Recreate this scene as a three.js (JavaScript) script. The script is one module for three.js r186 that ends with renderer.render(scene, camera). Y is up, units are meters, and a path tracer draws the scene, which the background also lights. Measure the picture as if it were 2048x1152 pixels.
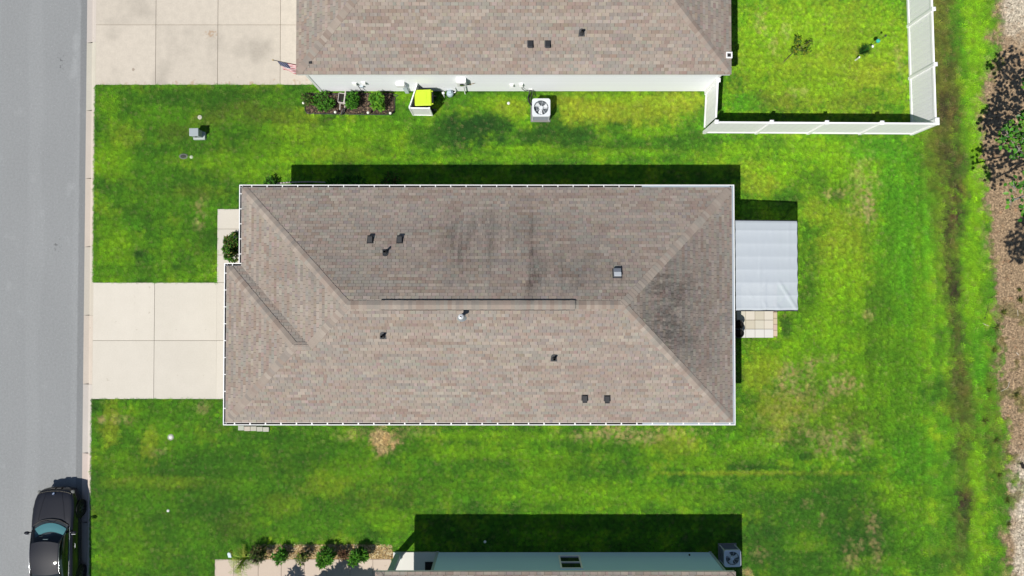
import * as THREE from 'three';
import { RoundedBoxGeometry } from 'three/addons/geometries/RoundedBoxGeometry.js';
import { mergeGeometries } from 'three/addons/utils/BufferGeometryUtils.js';

// ---------------------------------------------------------------- camera, sky, sun, exposure
const scene = new THREE.Scene();
const camera = new THREE.PerspectiveCamera(2 * Math.atan(576 / 1366) * 180 / Math.PI, 16 / 9, 0.1, 2000);
camera.position.set(0, 30, 0);                       // a drone 30 m up, looking almost straight down
camera.up.set(0, 0, -1);
camera.lookAt(0, 0, -0.5237);
const renderer = new THREE.WebGLRenderer({ antialias: true });
renderer.toneMapping = THREE.LinearToneMapping;
renderer.toneMappingExposure = 1.45;
renderer.shadowMap.enabled = true;
{
  const w = 256, h = 128, d = new Float32Array(w * h * 4);
  for (let j = 0; j < h; j++) for (let i = 0; i < w; i++) {
    const el = Math.max(0, ((j + 0.5) / h - 0.5) * Math.PI), t = Math.pow(1 - Math.sin(el), 2.2), k = (j * w + i) * 4;
    const s = 0.175;
    d[k] = s * (0.34 + 0.55 * t); d[k + 1] = s * (0.58 + 0.38 * t); d[k + 2] = s * (1.05 + 0.1 * t); d[k + 3] = 1;
  }
  const sky = new THREE.DataTexture(d, w, h, THREE.RGBAFormat, THREE.FloatType);
  sky.mapping = THREE.EquirectangularReflectionMapping; sky.magFilter = THREE.LinearFilter; sky.needsUpdate = true;
  scene.background = sky; scene.environment = sky;
}
const sun = new THREE.DirectionalLight(new THREE.Color(1, 0.955, 0.89), 3.6);
sun.position.set(-0.425 * 60, 60, 0.485 * 60); sun.target.position.set(0, 0, 0);
sun.castShadow = true; sun.shadow.mapSize.set(4096, 4096); sun.shadow.radius = 1;
Object.assign(sun.shadow.camera, { left: -32, right: 32, top: 32, bottom: -32, near: 1, far: 200 });
scene.add(sun, sun.target);

// ---------------------------------------------------------------- helpers
function rngOf(a) { return () => { a |= 0; a = a + 0x6D2B79F5 | 0; let t = Math.imul(a ^ a >>> 15, 1 | a); t = t + Math.imul(t ^ t >>> 7, 61 | t) ^ t; return ((t ^ t >>> 14) >>> 0) / 4294967296; }; }
const rnd = rngOf(20240611);
const R = (a, b) => a + (b - a) * rnd();
const clamp = (v, a = 0, b = 1) => v < a ? a : v > b ? b : v;
const mix = (a, b, t) => a + (b - a) * t;
const smooth = (a, b, v) => { const t = clamp((v - a) / (b - a)); return t * t * (3 - 2 * t); };
const PERM = new Uint8Array(512), GX = new Float32Array(256), GY = new Float32Array(256);
{
  const r = rngOf(77), p = [...Array(256).keys()];
  for (let i = 255; i > 0; i--) { const j = Math.floor(r() * (i + 1));[p[i], p[j]] = [p[j], p[i]]; }
  for (let i = 0; i < 512; i++) PERM[i] = p[i & 255];
  for (let i = 0; i < 256; i++) { const a = r() * 6.2832; GX[i] = Math.cos(a); GY[i] = Math.sin(a); }
}
function noise(x, y) {                                // gradient noise, about -1 .. 1
  const xi = Math.floor(x), yi = Math.floor(y), u = x - xi, v = y - yi, X = xi & 255, Y = yi & 255;
  const a = PERM[PERM[X] + Y], b = PERM[PERM[X + 1] + Y], c = PERM[PERM[X] + Y + 1], d = PERM[PERM[X + 1] + Y + 1];
  const su = u * u * u * (u * (u * 6 - 15) + 10), sv = v * v * v * (v * (v * 6 - 15) + 10);
  const n0 = mix(GX[a] * u + GY[a] * v, GX[b] * (u - 1) + GY[b] * v, su), n1 = mix(GX[c] * u + GY[c] * (v - 1), GX[d] * (u - 1) + GY[d] * (v - 1), su);
  return mix(n0, n1, sv) * 1.5;
}
const fbm = (x, y, o = 4) => { let s = 0, a = 0.5; for (let i = 0; i < o; i++) { s += a * noise(x, y); x = x * 2.03 + 17.1; y = y * 2.03 + 5.7; a *= 0.5; } return s; };
const lin = (v) => { v /= 255; return v <= 0.04045 ? v / 12.92 : Math.pow((v + 0.055) / 1.055, 2.4); };
const toS = (v) => 255 * (v <= 0.0031308 ? 12.92 * v : 1.055 * Math.pow(v, 1 / 2.4) - 0.055);
const K = 1.5;                                        // a level matt surface in this sun shows its base colour times K
const base = (r, g, b, k = K) => new THREE.Color().setRGB(lin(r) / k, lin(g) / k, lin(b) / k);
const baseA = (r, g, b, k = K) => [lin(r) / k, lin(g) / k, lin(b) / k];
const mat = (color, roughness = 0.85, extra = {}) => new THREE.MeshStandardMaterial({ color, roughness, metalness: 0, side: THREE.DoubleSide, ...extra });
const phys = (color, roughness, extra = {}) => new THREE.MeshPhysicalMaterial({ color, roughness, side: THREE.DoubleSide, ...extra });
const taken = new Map();
const numbered = (n) => { const k = taken.get(n) ?? 0; taken.set(n, k + 1); return k ? `${n}_${String(k).padStart(3, '0')}` : n; };
function mesh(name, geo, m, parent) {
  const o = new THREE.Mesh(geo, m); o.name = name; o.castShadow = o.receiveShadow = true;
  if (parent) parent.add(o); else { o.name = numbered(name); scene.add(o); }
  return o;
}
function thing(name, label, category, x = 0, y = 0, z = 0, turn = 0, group) {
  const o = new THREE.Group(); o.name = numbered(name); o.position.set(x, y, z); o.rotation.y = turn; scene.add(o);
  o.userData.label = label; o.userData.category = category; if (group) o.userData.group = group;
  return o;
}
function part(name, parent) { const o = new THREE.Group(); o.name = name; parent.add(o); return o; }
function tag(o, label, category, group, kind) { if (label) o.userData.label = label; if (category) o.userData.category = category; if (group) o.userData.group = group; if (kind) o.userData.kind = kind; return o; }
function again(src, label, x, y, z, turn = 0, scale = 1) {
  const o = src.clone(); o.name = numbered(src.name.replace(/_\d{3}$/, '')); o.userData = { ...src.userData, label }; o.position.set(x, y, z); o.rotation.y = turn; o.scale.setScalar(scale); scene.add(o); return o;
}
function clean(g) { g = g.index ? g.toNonIndexed() : g; for (const k of Object.keys(g.attributes)) if (!['position', 'normal', 'uv'].includes(k)) g.deleteAttribute(k); return g; }
const join = (list) => mergeGeometries(list.map(clean), false);
const box = (w, h, d, x = 0, y = 0, z = 0, ry = 0) => { const g = new THREE.BoxGeometry(w, h, d); if (ry) g.rotateY(ry); g.translate(x, y, z); return g; };
const rbox = (w, h, d, x = 0, y = 0, z = 0, r = 0.01, s = 2) => { const g = new RoundedBoxGeometry(w, h, d, s, Math.min(r, w / 2.01, h / 2.01, d / 2.01)); g.translate(x, y, z); return g; };
const cyl = (r0, r1, h, x = 0, y = 0, z = 0, n = 16) => { const g = new THREE.CylinderGeometry(r0, r1, h, n); g.translate(x, y, z); return g; };
const tube = (pts, r, n = 8, seg = 24) => new THREE.TubeGeometry(new THREE.CatmullRomCurve3(pts.map((p) => new THREE.Vector3(...p)), false, 'catmullrom', 0.3), seg, r, n, false);
function bar(a, b, r0, r1 = r0, n = 8) {
  const A = new THREE.Vector3(...a), B = new THREE.Vector3(...b), d = B.clone().sub(A), g = new THREE.CylinderGeometry(r1, r0, d.length(), n);
  g.applyQuaternion(new THREE.Quaternion().setFromUnitVectors(new THREE.Vector3(0, 1, 0), d.normalize())); g.translate((A.x + B.x) / 2 || (a[0] + b[0]) / 2, (a[1] + b[1]) / 2, (a[2] + b[2]) / 2); return g;
}
class Acc {                                           // collects triangles with a colour and plan uv
  constructor(uvOf) { this.p = []; this.c = []; this.u = []; this.uvOf = uvOf || ((x, y, z) => [x, z]); }
  v(a, c) { this.p.push(a[0], a[1], a[2]); this.c.push(c[0], c[1], c[2]); const t = this.uvOf(a[0], a[1], a[2]); this.u.push(t[0], t[1]); }
  tri(a, b, d, c) { this.v(a, c); this.v(b, c); this.v(d, c); }
  quad(a, b, d, e, c) { this.tri(a, b, d, c); this.tri(a, d, e, c); }
  get n() { return this.p.length / 9; }
  geo() {
    const g = new THREE.BufferGeometry();
    g.setAttribute('position', new THREE.Float32BufferAttribute(this.p, 3)); g.setAttribute('color', new THREE.Float32BufferAttribute(this.c, 3)); g.setAttribute('uv', new THREE.Float32BufferAttribute(this.u, 2));
    g.computeVertexNormals(); return g;
  }
}
function texture(w, h, fn, repeat) {                  // fn(i, j) -> linear rgb; row 0 is v = 0
  const d = new Uint8Array(w * h * 4);
  for (let j = 0, k = 0; j < h; j++) for (let i = 0; i < w; i++, k += 4) { const c = fn(i, j); d[k] = clamp(toS(c[0]), 0, 255); d[k + 1] = clamp(toS(c[1]), 0, 255); d[k + 2] = clamp(toS(c[2]), 0, 255); d[k + 3] = 255; }
  const t = new THREE.DataTexture(d, w, h, THREE.RGBAFormat, THREE.UnsignedByteType);
  t.colorSpace = THREE.SRGBColorSpace; t.magFilter = THREE.LinearFilter; t.minFilter = THREE.LinearFilter;
  if (repeat) t.wrapS = t.wrapT = THREE.RepeatWrapping;
  t.needsUpdate = true; return t;
}
function sheet(name, x0, z0, x1, z1, y, m, parent, uv = (x, z) => [x, z], nx = 1, nz = 1) {
  const g = new THREE.PlaneGeometry(x1 - x0, z1 - z0, nx, nz); g.rotateX(-Math.PI / 2); g.translate((x0 + x1) / 2, y, (z0 + z1) / 2);
  const p = g.attributes.position, u = g.attributes.uv; for (let i = 0; i < p.count; i++) u.setXY(i, ...uv(p.getX(i), p.getZ(i)));
  return mesh(name, g, m, parent);
}

// ---------------------------------------------------------------- lawn: colours of the turf, weeds and bare soil, in metres
const LX0 = -18.42, LX1 = 27, LZ0 = -16.5, LZ1 = 15.5, LW = 2048, LH = Math.round(LW * (LZ1 - LZ0) / (LX1 - LX0));
const GR = { mid: baseA(90, 151, 13), lime: baseA(126, 180, 10), yel: baseA(157, 176, 38), dark: baseA(60, 114, 16), deep: baseA(34, 84, 18), tan: baseA(200, 172, 124), olive: baseA(102, 112, 34), brown: baseA(96, 82, 46), wet: baseA(62, 52, 36), fresh: baseA(82, 156, 16), soil: baseA(166, 142, 112), sand: baseA(206, 194, 172), white: baseA(226, 222, 214) };
const lawnRGB = new Float32Array(LW * LH * 3), lawnD = new Float32Array(LW * LH).fill(1);
const LPX = (x) => (x - LX0) / (LX1 - LX0) * LW, LPZ = (z) => (z - LZ0) / (LZ1 - LZ0) * LH;
{
  for (let j = 0, k = 0; j < LH; j++) for (let i = 0; i < LW; i++, k += 3) {
    const x = LX0 + (i + 0.5) / LW * (LX1 - LX0), z = LZ0 + (j + 0.5) / LH * (LZ1 - LZ0);
    const wx = x + 0.26 * noise(x * 4.1 + 2, z * 4.1) + 0.12 * noise(x * 11, z * 11 + 4) + 0.06 * noise(x * 23, z * 23), wz = z + 0.26 * noise(x * 4.1, z * 4.1 + 7) + 0.12 * noise(x * 11 + 6, z * 11) + 0.06 * noise(x * 23 + 9, z * 23);
    const big = fbm(wx * 0.23 + 3, wz * 0.3 + 9, 3), m = fbm(wx * 0.9 + 40, wz * 0.9, 3), f = noise(wx * 3.1, wz * 3.1);
    const t = clamp(0.42 + big * 0.5 + m * 0.9 + f * 0.3), s = clamp(0.5 + m * 1.2 - big * 0.5 + f * 0.3);
    for (let q = 0; q < 3; q++) { const a = mix(GR.dark[q], GR.mid[q], clamp(t * 2)), b = mix(a, GR.lime[q], clamp(t * 2 - 1)); lawnRGB[k + q] = mix(b, GR.yel[q], clamp(s - 0.72) * 1.1); }
  }
  // patch: x, z, half width, half depth, colour, strength, raggedness, share of the grass that is left
  const patch = (x, z, rx, rz, col, str = 0.8, rag = 0.45, grass = 1, turn = 0) => {
    const c = GR[col], ex = Math.max(rx, rz) * 1.7 + 0.3, ca = Math.cos(turn), sa = Math.sin(turn);
    const i0 = Math.max(0, Math.floor(LPX(x - ex))), i1 = Math.min(LW - 1, Math.ceil(LPX(x + ex))), j0 = Math.max(0, Math.floor(LPZ(z - ex))), j1 = Math.min(LH - 1, Math.ceil(LPZ(z + ex)));
    for (let j = j0; j <= j1; j++) for (let i = i0; i <= i1; i++) {
      const X = LX0 + (i + 0.5) / LW * (LX1 - LX0), Z = LZ0 + (j + 0.5) / LH * (LZ1 - LZ0), dx = X - x, dz = Z - z;
      const r = Math.hypot((dx * ca + dz * sa) / rx, (-dx * sa + dz * ca) / rz);
      if (r > 1.7) continue;
      let w = str * smooth(1.25, 0.55, r + rag * (noise(X * 1.7 + x, Z * 1.7 + z) * 0.75 + noise(X * 5.3, Z * 5.3 + x) * 0.6 + noise(X * 13, Z * 13) * 0.5 + noise(X * 26, Z * 26) * 0.3));
      if (w <= 0) continue;
      if (rag >= 0.8) w *= smooth(-0.25, 0.4, noise(X * 6.3 + 3, Z * 6.3) + 0.7 * noise(X * 15, Z * 15) + 0.12);
      const k = j * LW + i;
      for (let q = 0; q < 3; q++) lawnRGB[k * 3 + q] = mix(lawnRGB[k * 3 + q], c[q], w);
      lawnD[k] = mix(lawnD[k], grass, w);
    }
  };
  const P = (list) => list.forEach((a) => patch(...a));
  P([ // the general tone of each lawn
    [-15.30, -7.05, 3.73, 2.63, 'dark', 0.4], [-15.48, -2.86, 3.07, 2.20, 'dark', 0.28], [-11.01, 8.31, 9.22, 2.20, 'dark', 0.5], [-15.38, 8.52, 3.73, 3.73, 'dark', 0.4], [13.01, 10.04, 5.05, 2.41, 'dark', 0.45], [14.63, -0.88, 5.05, 7.24, 'lime', 0.4], [13.83, -10.82, 4.39, 3.07, 'lime', 0.4],
    // street lawn north of the house
    [-13.77, -9.05, 4.83, 0.48, 'dark', 0.75], [-15.31, -8.05, 1.32, 0.66, 'mid', 0.6], [-17.61, -6.17, 0.99, 0.99, 'lime', 0.7], [-17.07, -7.27, 0.77, 0.55, 'yel', 0.35], [-15.95, -5.61, 1.32, 0.66, 'mid', 0.5], [-10.23, -6.94, 1.76, 0.92, 'lime', 0.6], [-12.21, -5.94, 1.98, 0.61, 'lime', 0.45],
    [-11.12, -8.27, 1.98, 0.57, 'olive', 0.42], [-14.86, -7.38, 0.88, 0.48, 'olive', 0.35], [-9.35, -7.72, 1.32, 0.66, 'yel', 0.25], [-11.77, -6.94, 1.54, 0.57, 'dark', 0.45], [-13.32, -7.94, 0.75, 0.40, 'olive', 0.4], [-10.24, -8.82, 1.32, 0.40, 'mid', 0.6], [-17.85, -8.71, 0.57, 0.44, 'lime', 0.4],
    // strip between the houses
    [-6.70, -7.05, 2.85, 0.75, 'lime', 0.55], [-7.36, -6.39, 1.98, 0.35, 'yel', 0.35], [-1.96, -7.45, 1.71, 0.83, 'deep', 0.95, 0.6], [-3.62, -7.16, 1.10, 0.53, 'dark', 0.7], [-0.86, -7.83, 0.88, 0.40, 'deep', 0.8], [-4.50, -7.83, 1.10, 0.53, 'mid', 0.6], [-5.82, -6.61, 0.79, 0.26, 'dark', 0.5],
    [-0.53, -8.71, 1.54, 0.40, 'lime', 0.6], [3.00, -8.56, 1.41, 0.88, 'yel', 0.75], [-0.09, -8.49, 0.88, 0.48, 'yel', 0.55], [5.43, -8.49, 2.63, 0.83, 'yel', 0.72], [3.44, -9.09, 4.39, 0.15, 'mid', 0.6], [7.64, -8.71, 0.88, 0.66, 'yel', 0.6], [4.55, -8.91, 1.32, 0.26, 'lime', 0.5],
    [2.34, -7.23, 2.20, 0.53, 'deep', 0.7, 0.6], [0.79, -6.61, 1.76, 0.26, 'lime', 0.6], [7.41, -6.96, 1.98, 0.40, 'dark', 0.65, 0.6], [4.98, -6.83, 1.54, 0.31, 'dark', 0.55], [6.09, -7.38, 1.32, 0.26, 'lime', 0.6], [-2.73, -6.21, 6.15, 0.18, 'lime', 0.35], [8.73, -7.60, 0.48, 0.53, 'fresh', 0.5], [4.76, -6.50, 3.07, 0.22, 'lime', 0.4],
    [10.27, -6.61, 1.32, 0.40, 'lime', 0.7], [11.82, -6.83, 1.32, 0.35, 'dark', 0.55], [13.58, -6.61, 1.98, 0.57, 'lime', 0.75], [16.22, -6.61, 1.54, 0.66, 'fresh', 0.7], [14.89, -5.61, 2.20, 0.66, 'lime', 0.65], [10.49, -5.83, 0.88, 0.44, 'yel', 0.5],
    // fenced yard
    [13.83, -10.82, 4.39, 2.85, 'yel', 0.5, 0.5], [12.74, -11.93, 1.98, 1.32, 'lime', 0.55], [16.27, -11.93, 1.32, 1.32, 'lime', 0.5], [10.96, -11.04, 0.88, 1.98, 'lime', 0.5], [10.28, -8.65, 0.88, 0.40, 'fresh', 0.8], [11.83, -8.82, 1.32, 0.40, 'olive', 0.4], [14.92, -8.71, 1.32, 0.35, 'olive', 0.35], [10.97, -12.38, 0.31, 0.57, 'tan', 0.4, 0.9], [11.52, -11.27, 0.26, 0.35, 'tan', 0.35, 0.9], [15.81, -9.93, 0.88, 0.66, 'yel', 0.5], [13.16, -9.49, 1.76, 0.66, 'lime', 0.5], [17.10, -10.60, 0.22, 0.66, 'tan', 0.35, 0.9], [12.49, -9.16, 0.44, 0.22, 'tan', 0.3, 0.9], [12.07, -11.93, 0.22, 0.40, 'tan', 0.35, 0.9],
    // east yard
    [11.81, -5.61, 1.54, 0.66, 'lime', 0.75], [10.92, -5.06, 0.88, 0.53, 'yel', 0.6], [12.13, -4.51, 0.99, 0.44, 'dark', 0.7, 0.7], [13.24, -5.28, 0.66, 0.66, 'dark', 0.55, 0.7], [13.11, -2.64, 0.57, 1.32, 'dark', 0.65, 0.6], [12.98, -0.44, 0.48, 1.32, 'dark', 0.55], [14.64, -2.19, 1.32, 1.98, 'yel', 0.5], [14.63, -0.88, 1.05, 1.32, 'lime', 0.65], [13.23, -3.96, 0.53, 0.66, 'yel', 0.5], [13.74, 0.88, 0.88, 1.10, 'lime', 0.5],
    [17.29, -2.64, 1.23, 4.17, 'fresh', 0.75, 0.4], [16.72, -0.88, 0.31, 3.51, 'mid', 0.5], [17.81, 0.00, 0.26, 3.73, 'lime', 0.35], [16.04, 1.32, 0.57, 2.63, 'dark', 0.5], [17.01, 3.51, 1.10, 2.63, 'mid', 0.5], [15.75, -2.86, 0.40, 1.98, 'mid', 0.4], [16.54, -5.06, 0.88, 0.88, 'fresh', 0.6],
    [15.58, -4.00, 0.24, 0.70, 'tan', 0.62, 0.9], [14.11, -4.66, 0.40, 0.22, 'tan', 0.55, 0.9], [14.27, -4.58, 0.26, 0.26, 'deep', 0.5], [15.61, 0.75, 0.20, 0.24, 'tan', 0.55, 0.9], [12.98, 2.74, 0.37, 0.26, 'tan', 0.85, 0.8, 0.35], [12.01, 3.25, 0.53, 0.70, 'tan', 0.65, 0.9], [12.62, 4.16, 1.32, 0.88, 'tan', 0.5, 0.9], [14.59, 3.77, 0.66, 0.40, 'tan', 0.6, 0.9], [13.94, 2.63, 0.57, 0.26, 'tan', 0.35, 0.9], [13.49, 5.04, 1.98, 1.32, 'olive', 0.3, 0.7], [14.35, 6.13, 1.32, 0.66, 'tan', 0.5, 0.9], [11.73, 5.47, 1.10, 0.88, 'tan', 0.4, 0.9], [15.33, -4.84, 0.66, 1.32, 'tan', 0.4, 0.9], [15.23, 5.47, 0.88, 0.66, 'olive', 0.35, 0.8],
    [11.75, 2.20, 1.32, 0.88, 'lime', 0.6], [12.02, 1.23, 0.29, 0.57, 'deep', 0.75], [11.43, 1.98, 0.40, 0.18, 'dark', 0.6], [10.87, 3.07, 0.88, 0.88, 'yel', 0.55], [11.52, 4.82, 1.32, 0.88, 'yel', 0.5], [10.43, 4.38, 0.44, 0.31, 'dark', 0.6], [10.64, 5.69, 0.66, 0.35, 'dark', 0.5], [10.41, 6.56, 1.10, 0.48, 'lime', 0.55], [12.82, 6.83, 0.40, 0.20, 'deep', 0.8], [15.01, 6.13, 0.31, 0.26, 'deep', 0.6],
    // south-east lawn
    [10.62, 7.57, 4.61, 0.11, 'yel', 0.62, 0.4], [10.19, 7.33, 2.41, 0.13, 'deep', 0.6, 0.5], [13.47, 7.76, 2.63, 0.22, 'dark', 0.5], [12.58, 8.96, 2.41, 1.32, 'dark', 0.65], [11.04, 10.69, 1.10, 1.32, 'deep', 0.5], [11.71, 8.09, 1.76, 0.31, 'lime', 0.35], [14.77, 8.52, 1.76, 0.53, 'dark', 0.45], [16.95, 8.74, 1.32, 0.88, 'lime', 0.6], [17.41, 7.00, 1.10, 1.32, 'fresh', 0.5], [15.19, 10.04, 1.32, 1.54, 'deep', 0.55, 0.7], [17.60, 10.04, 0.88, 1.32, 'mid', 0.5], [14.75, 11.34, 0.31, 0.57, 'tan', 0.45, 1], [15.68, 9.78, 0.26, 0.66, 'tan', 0.5, 1], [15.95, 11.13, 0.26, 0.79, 'tan', 0.45, 1], [15.08, 10.74, 0.35, 0.31, 'tan', 0.45, 1], [13.56, 9.39, 0.18, 0.26, 'tan', 0.5, 0.9], [12.91, 8.85, 0.18, 0.22, 'tan', 0.35, 0.9], [10.82, 11.13, 0.35, 0.31, 'tan', 0.35, 1], [10.21, 11.89, 0.26, 0.22, 'tan', 0.7, 0.7], [12.78, 11.56, 1.54, 0.48, 'dark', 0.5], [18.68, 10.91, 0.53, 1.32, 'dark', 0.4], [16.93, 11.56, 1.10, 0.44, 'mid', 0.5],
    // strip south of the house
    [-5.62, 6.13, 0.68, 0.53, 'tan', 0.9, 0.7, 0.25], [-6.65, 5.87, 1.32, 0.26, 'tan', 0.45, 0.9], [-4.25, 5.82, 0.88, 0.22, 'tan', 0.35, 0.9], [5.38, 5.95, 2.41, 0.35, 'tan', 0.62, 0.9], [3.41, 5.87, 1.32, 0.22, 'tan', 0.35, 0.9], [-0.53, 5.95, 3.51, 0.26, 'lime', 0.5], [-1.84, 6.67, 2.63, 0.44, 'lime', 0.45], [-0.96, 7.33, 2.63, 0.40, 'dark', 0.5], [1.66, 7.22, 1.76, 0.66, 'lime', 0.4], [4.72, 6.67, 1.32, 0.48, 'dark', 0.45], [4.29, 7.44, 2.20, 0.26, 'dark', 0.5], [7.13, 6.35, 1.32, 0.57, 'yel', 0.4], [8.22, 7.11, 1.32, 0.31, 'lime', 0.5],
    [-8.84, 6.56, 1.54, 0.79, 'dark', 0.55], [-7.08, 7.54, 1.98, 0.66, 'lime', 0.4], [-8.17, 8.09, 1.32, 0.57, 'yel', 0.3], [-10.15, 7.33, 1.32, 0.66, 'dark', 0.5], [-6.42, 8.74, 1.32, 0.53, 'brown', 0.28, 0.8], [-4.46, 8.41, 1.32, 0.57, 'olive', 0.35, 0.8], [-2.71, 8.41, 1.32, 0.57, 'mid', 0.5], [-0.52, 8.41, 1.54, 0.53, 'mid', 0.4], [2.97, 8.41, 2.41, 0.57, 'lime', 0.4], [7.12, 8.63, 1.98, 0.48, 'lime', 0.4], [-5.33, 9.61, 1.32, 0.57, 'lime', 0.5], [-8.38, 9.61, 1.98, 0.66, 'mid', 0.4], [-10.14, 8.96, 1.10, 0.53, 'yel', 0.22],
    // street lawn south of the driveway
    [-17.55, 5.47, 0.44, 0.97, 'yel', 0.6, 0.7], [-17.16, 5.15, 0.53, 0.26, 'tan', 0.4, 0.9], [-17.91, 5.21, 0.18, 0.18, 'tan', 0.6, 0.7], [-15.80, 6.30, 0.35, 0.88, 'yel', 0.6, 0.7], [-15.44, 6.61, 0.40, 0.22, 'tan', 0.5, 0.9], [-14.86, 5.26, 1.10, 0.57, 'mid', 0.5], [-14.86, 6.13, 0.88, 0.75, 'fresh', 0.25], [-13.56, 4.71, 0.31, 0.22, 'tan', 0.5, 0.9], [-13.22, 5.69, 0.88, 0.53, 'brown', 0.22, 0.9], [-17.14, 7.22, 1.10, 0.66, 'lime', 0.35], [-15.17, 7.98, 3.07, 0.31, 'yel', 0.3], [-12.99, 7.44, 1.54, 0.88, 'dark', 0.45], [-16.25, 8.74, 2.20, 0.75, 'mid', 0.5], [-13.19, 8.96, 1.76, 0.88, 'dark', 0.5], [-16.78, 10.69, 1.32, 1.10, 'lime', 0.3], [-14.92, 10.91, 1.32, 0.88, 'dark', 0.4], [-13.62, 10.48, 1.10, 0.88, 'mid', 0.4], [-11.45, 7.87, 1.32, 0.88, 'mid', 0.4], [-12.10, 9.83, 0.88, 0.66, 'olive', 0.25],
    // street lawn by the walk
    [-17.35, -2.19, 0.88, 0.88, 'lime', 0.6], [-17.58, -3.08, 0.66, 0.75, 'lime', 0.4], [-16.77, -3.41, 0.57, 0.35, 'fresh', 0.45], [-16.40, -2.02, 0.22, 0.15, 'deep', 0.8], [-14.77, -1.42, 0.24, 0.15, 'deep', 0.8], [-13.67, -4.07, 0.26, 0.44, 'tan', 0.55, 0.9], [-13.73, -3.36, 0.22, 0.26, 'tan', 0.5, 0.9], [-13.83, -2.42, 0.40, 0.35, 'olive', 0.45, 0.9], [-15.94, -4.40, 1.98, 0.53, 'mid', 0.5], [-13.28, -2.19, 0.35, 1.10, 'dark', 0.5], [-15.49, -3.19, 0.88, 0.35, 'dark', 0.4], [-16.57, -1.31, 1.32, 0.35, 'mid', 0.4], [-13.60, -0.99, 0.66, 0.18, 'lime', 0.6], [-13.96, -4.73, 1.32, 0.31, 'olive', 0.35], [-10.88, -5.50, 1.32, 0.31, 'lime', 0.5], [-12.86, -4.40, 0.57, 0.31, 'dark', 0.5],
  ]);
  // the wet ditch line, the rough olive verge beside it, and the bare soil to the east
  P([
    [18.88, -11.93, 0.57, 1.98, 'olive', 0.75, 0.6], [19.01, -9.27, 0.75, 1.76, 'olive', 0.75, 0.6], [18.88, -7.49, 0.83, 1.32, 'olive', 0.7, 0.6], [18.69, -5.94, 0.75, 1.32, 'olive', 0.6, 0.6], [18.84, -3.74, 0.53, 1.32, 'olive', 0.5, 0.6], [19.03, -1.31, 0.48, 1.54, 'olive', 0.4, 0.6], 
    [19.62, 4.38, 0.75, 0.97, 'olive', 0.6, 0.7], [19.55, 6.67, 0.44, 0.53, 'olive', 0.5, 0.8], [19.11, 11.13, 0.53, 0.88, 'olive', 0.45, 0.8],
    [20.44, -8.82, 0.48, 5.27, 'lime', 0.65, 0.5], [20.23, -0.88, 0.48, 3.29, 'lime', 0.65, 0.5], [20.41, 2.63, 0.35, 1.98, 'fresh', 0.65, 0.5], [20.25, 7.22, 0.44, 1.32, 'lime', 0.7, 0.5], [20.32, 10.04, 0.48, 1.98, 'lime', 0.7, 0.5], [20.70, -12.38, 0.75, 1.54, 'lime', 0.6, 0.5], [21.04, 5.26, 0.57, 1.54, 'olive', 0.65, 0.8], [21.01, 7.44, 0.57, 1.32, 'olive', 0.6, 0.8],
  ]);
  const ditch = [[0, 1882, 24, 0.5], [100, 1894, 22, 0.5], [200, 1893, 26, 0.6], [300, 1906, 27, 0.85], [400, 1913, 21, 0.85], [500, 1903, 17, 0.75], [600, 1906, 14, 0.85], [680, 1912, 12, 0.75], [760, 1920, 17, 0.6], [850, 1924, 22, 0.5], [940, 1921, 11, 0.55], [1010, 1922, 17, 0.95], [1080, 1920, 11, 0.5], [1152, 1915, 9, 0.3]].map(([py, px, w, s]) => [(py - 600) / 45.6, (px - 1024) / 45.6, w / 45.6 * 1.3, s]);
  for (let j = 0; j < LH; j++) {
    const z = LZ0 + (j + 0.5) / LH * (LZ1 - LZ0); let n = 0; while (n < ditch.length - 2 && z > ditch[n + 1][0]) n++;
    const t = clamp((z - ditch[n][0]) / (ditch[n + 1][0] - ditch[n][0])), [cx, hw, st] = [1, 2, 3].map((q) => mix(ditch[n][q], ditch[n + 1][q], t));
    for (let i = Math.floor(LPX(cx - 1.6)); i < Math.min(LW, LPX(cx + 1.6)); i++) {
      const x = LX0 + (i + 0.5) / LW * (LX1 - LX0), k = j * LW + i, r = Math.abs(x - cx + 0.14 * noise(z * 1.1, 3) + 0.12 * noise(x * 3, z * 2.2)) / hw + 0.4 * noise(x * 6, z * 5) + 0.35 * noise(x * 14, z * 12);
      const w = Math.min(1, st * (1.0 + 0.5 * noise(z * 0.9 + 4, 1.5))) * smooth(1.25, 0.35, r) * smooth(-0.9, 0.0, noise(x * 9, z * 9) + 0.5 * noise(x * 20, z * 20)), wet = smooth(-0.3, 0.5, noise(x * 2.5 + 8, z * 1.2) + (st - 0.6) * 1.5);
      for (let q = 0; q < 3; q++) lawnRGB[k * 3 + q] = mix(lawnRGB[k * 3 + q], mix(GR.brown[q], GR.wet[q], wet), w);
      lawnD[k] = mix(lawnD[k], 0.6, w);
    }
  }
  const edge = [[0, 2000], [60, 1992], [120, 1996], [200, 1966], [260, 1962], [320, 1966], [400, 1972], [480, 1975], [560, 1985], [640, 1994], [720, 1990], [800, 1994], [850, 2004], [900, 2006], [960, 2016], [1010, 2016], [1060, 1994], [1110, 2006], [1200, 2004]].map(([py, px]) => [(py - 600) / 45.6, (px - 1024) / 45.6]);
  const edgeAt = (z) => { if (z <= edge[0][0]) return edge[0][1]; for (let i = 1; i < edge.length; i++) if (z <= edge[i][0]) return mix(edge[i - 1][1], edge[i][1], (z - edge[i - 1][0]) / (edge[i][0] - edge[i - 1][0])); return edge.at(-1)[1]; };
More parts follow.
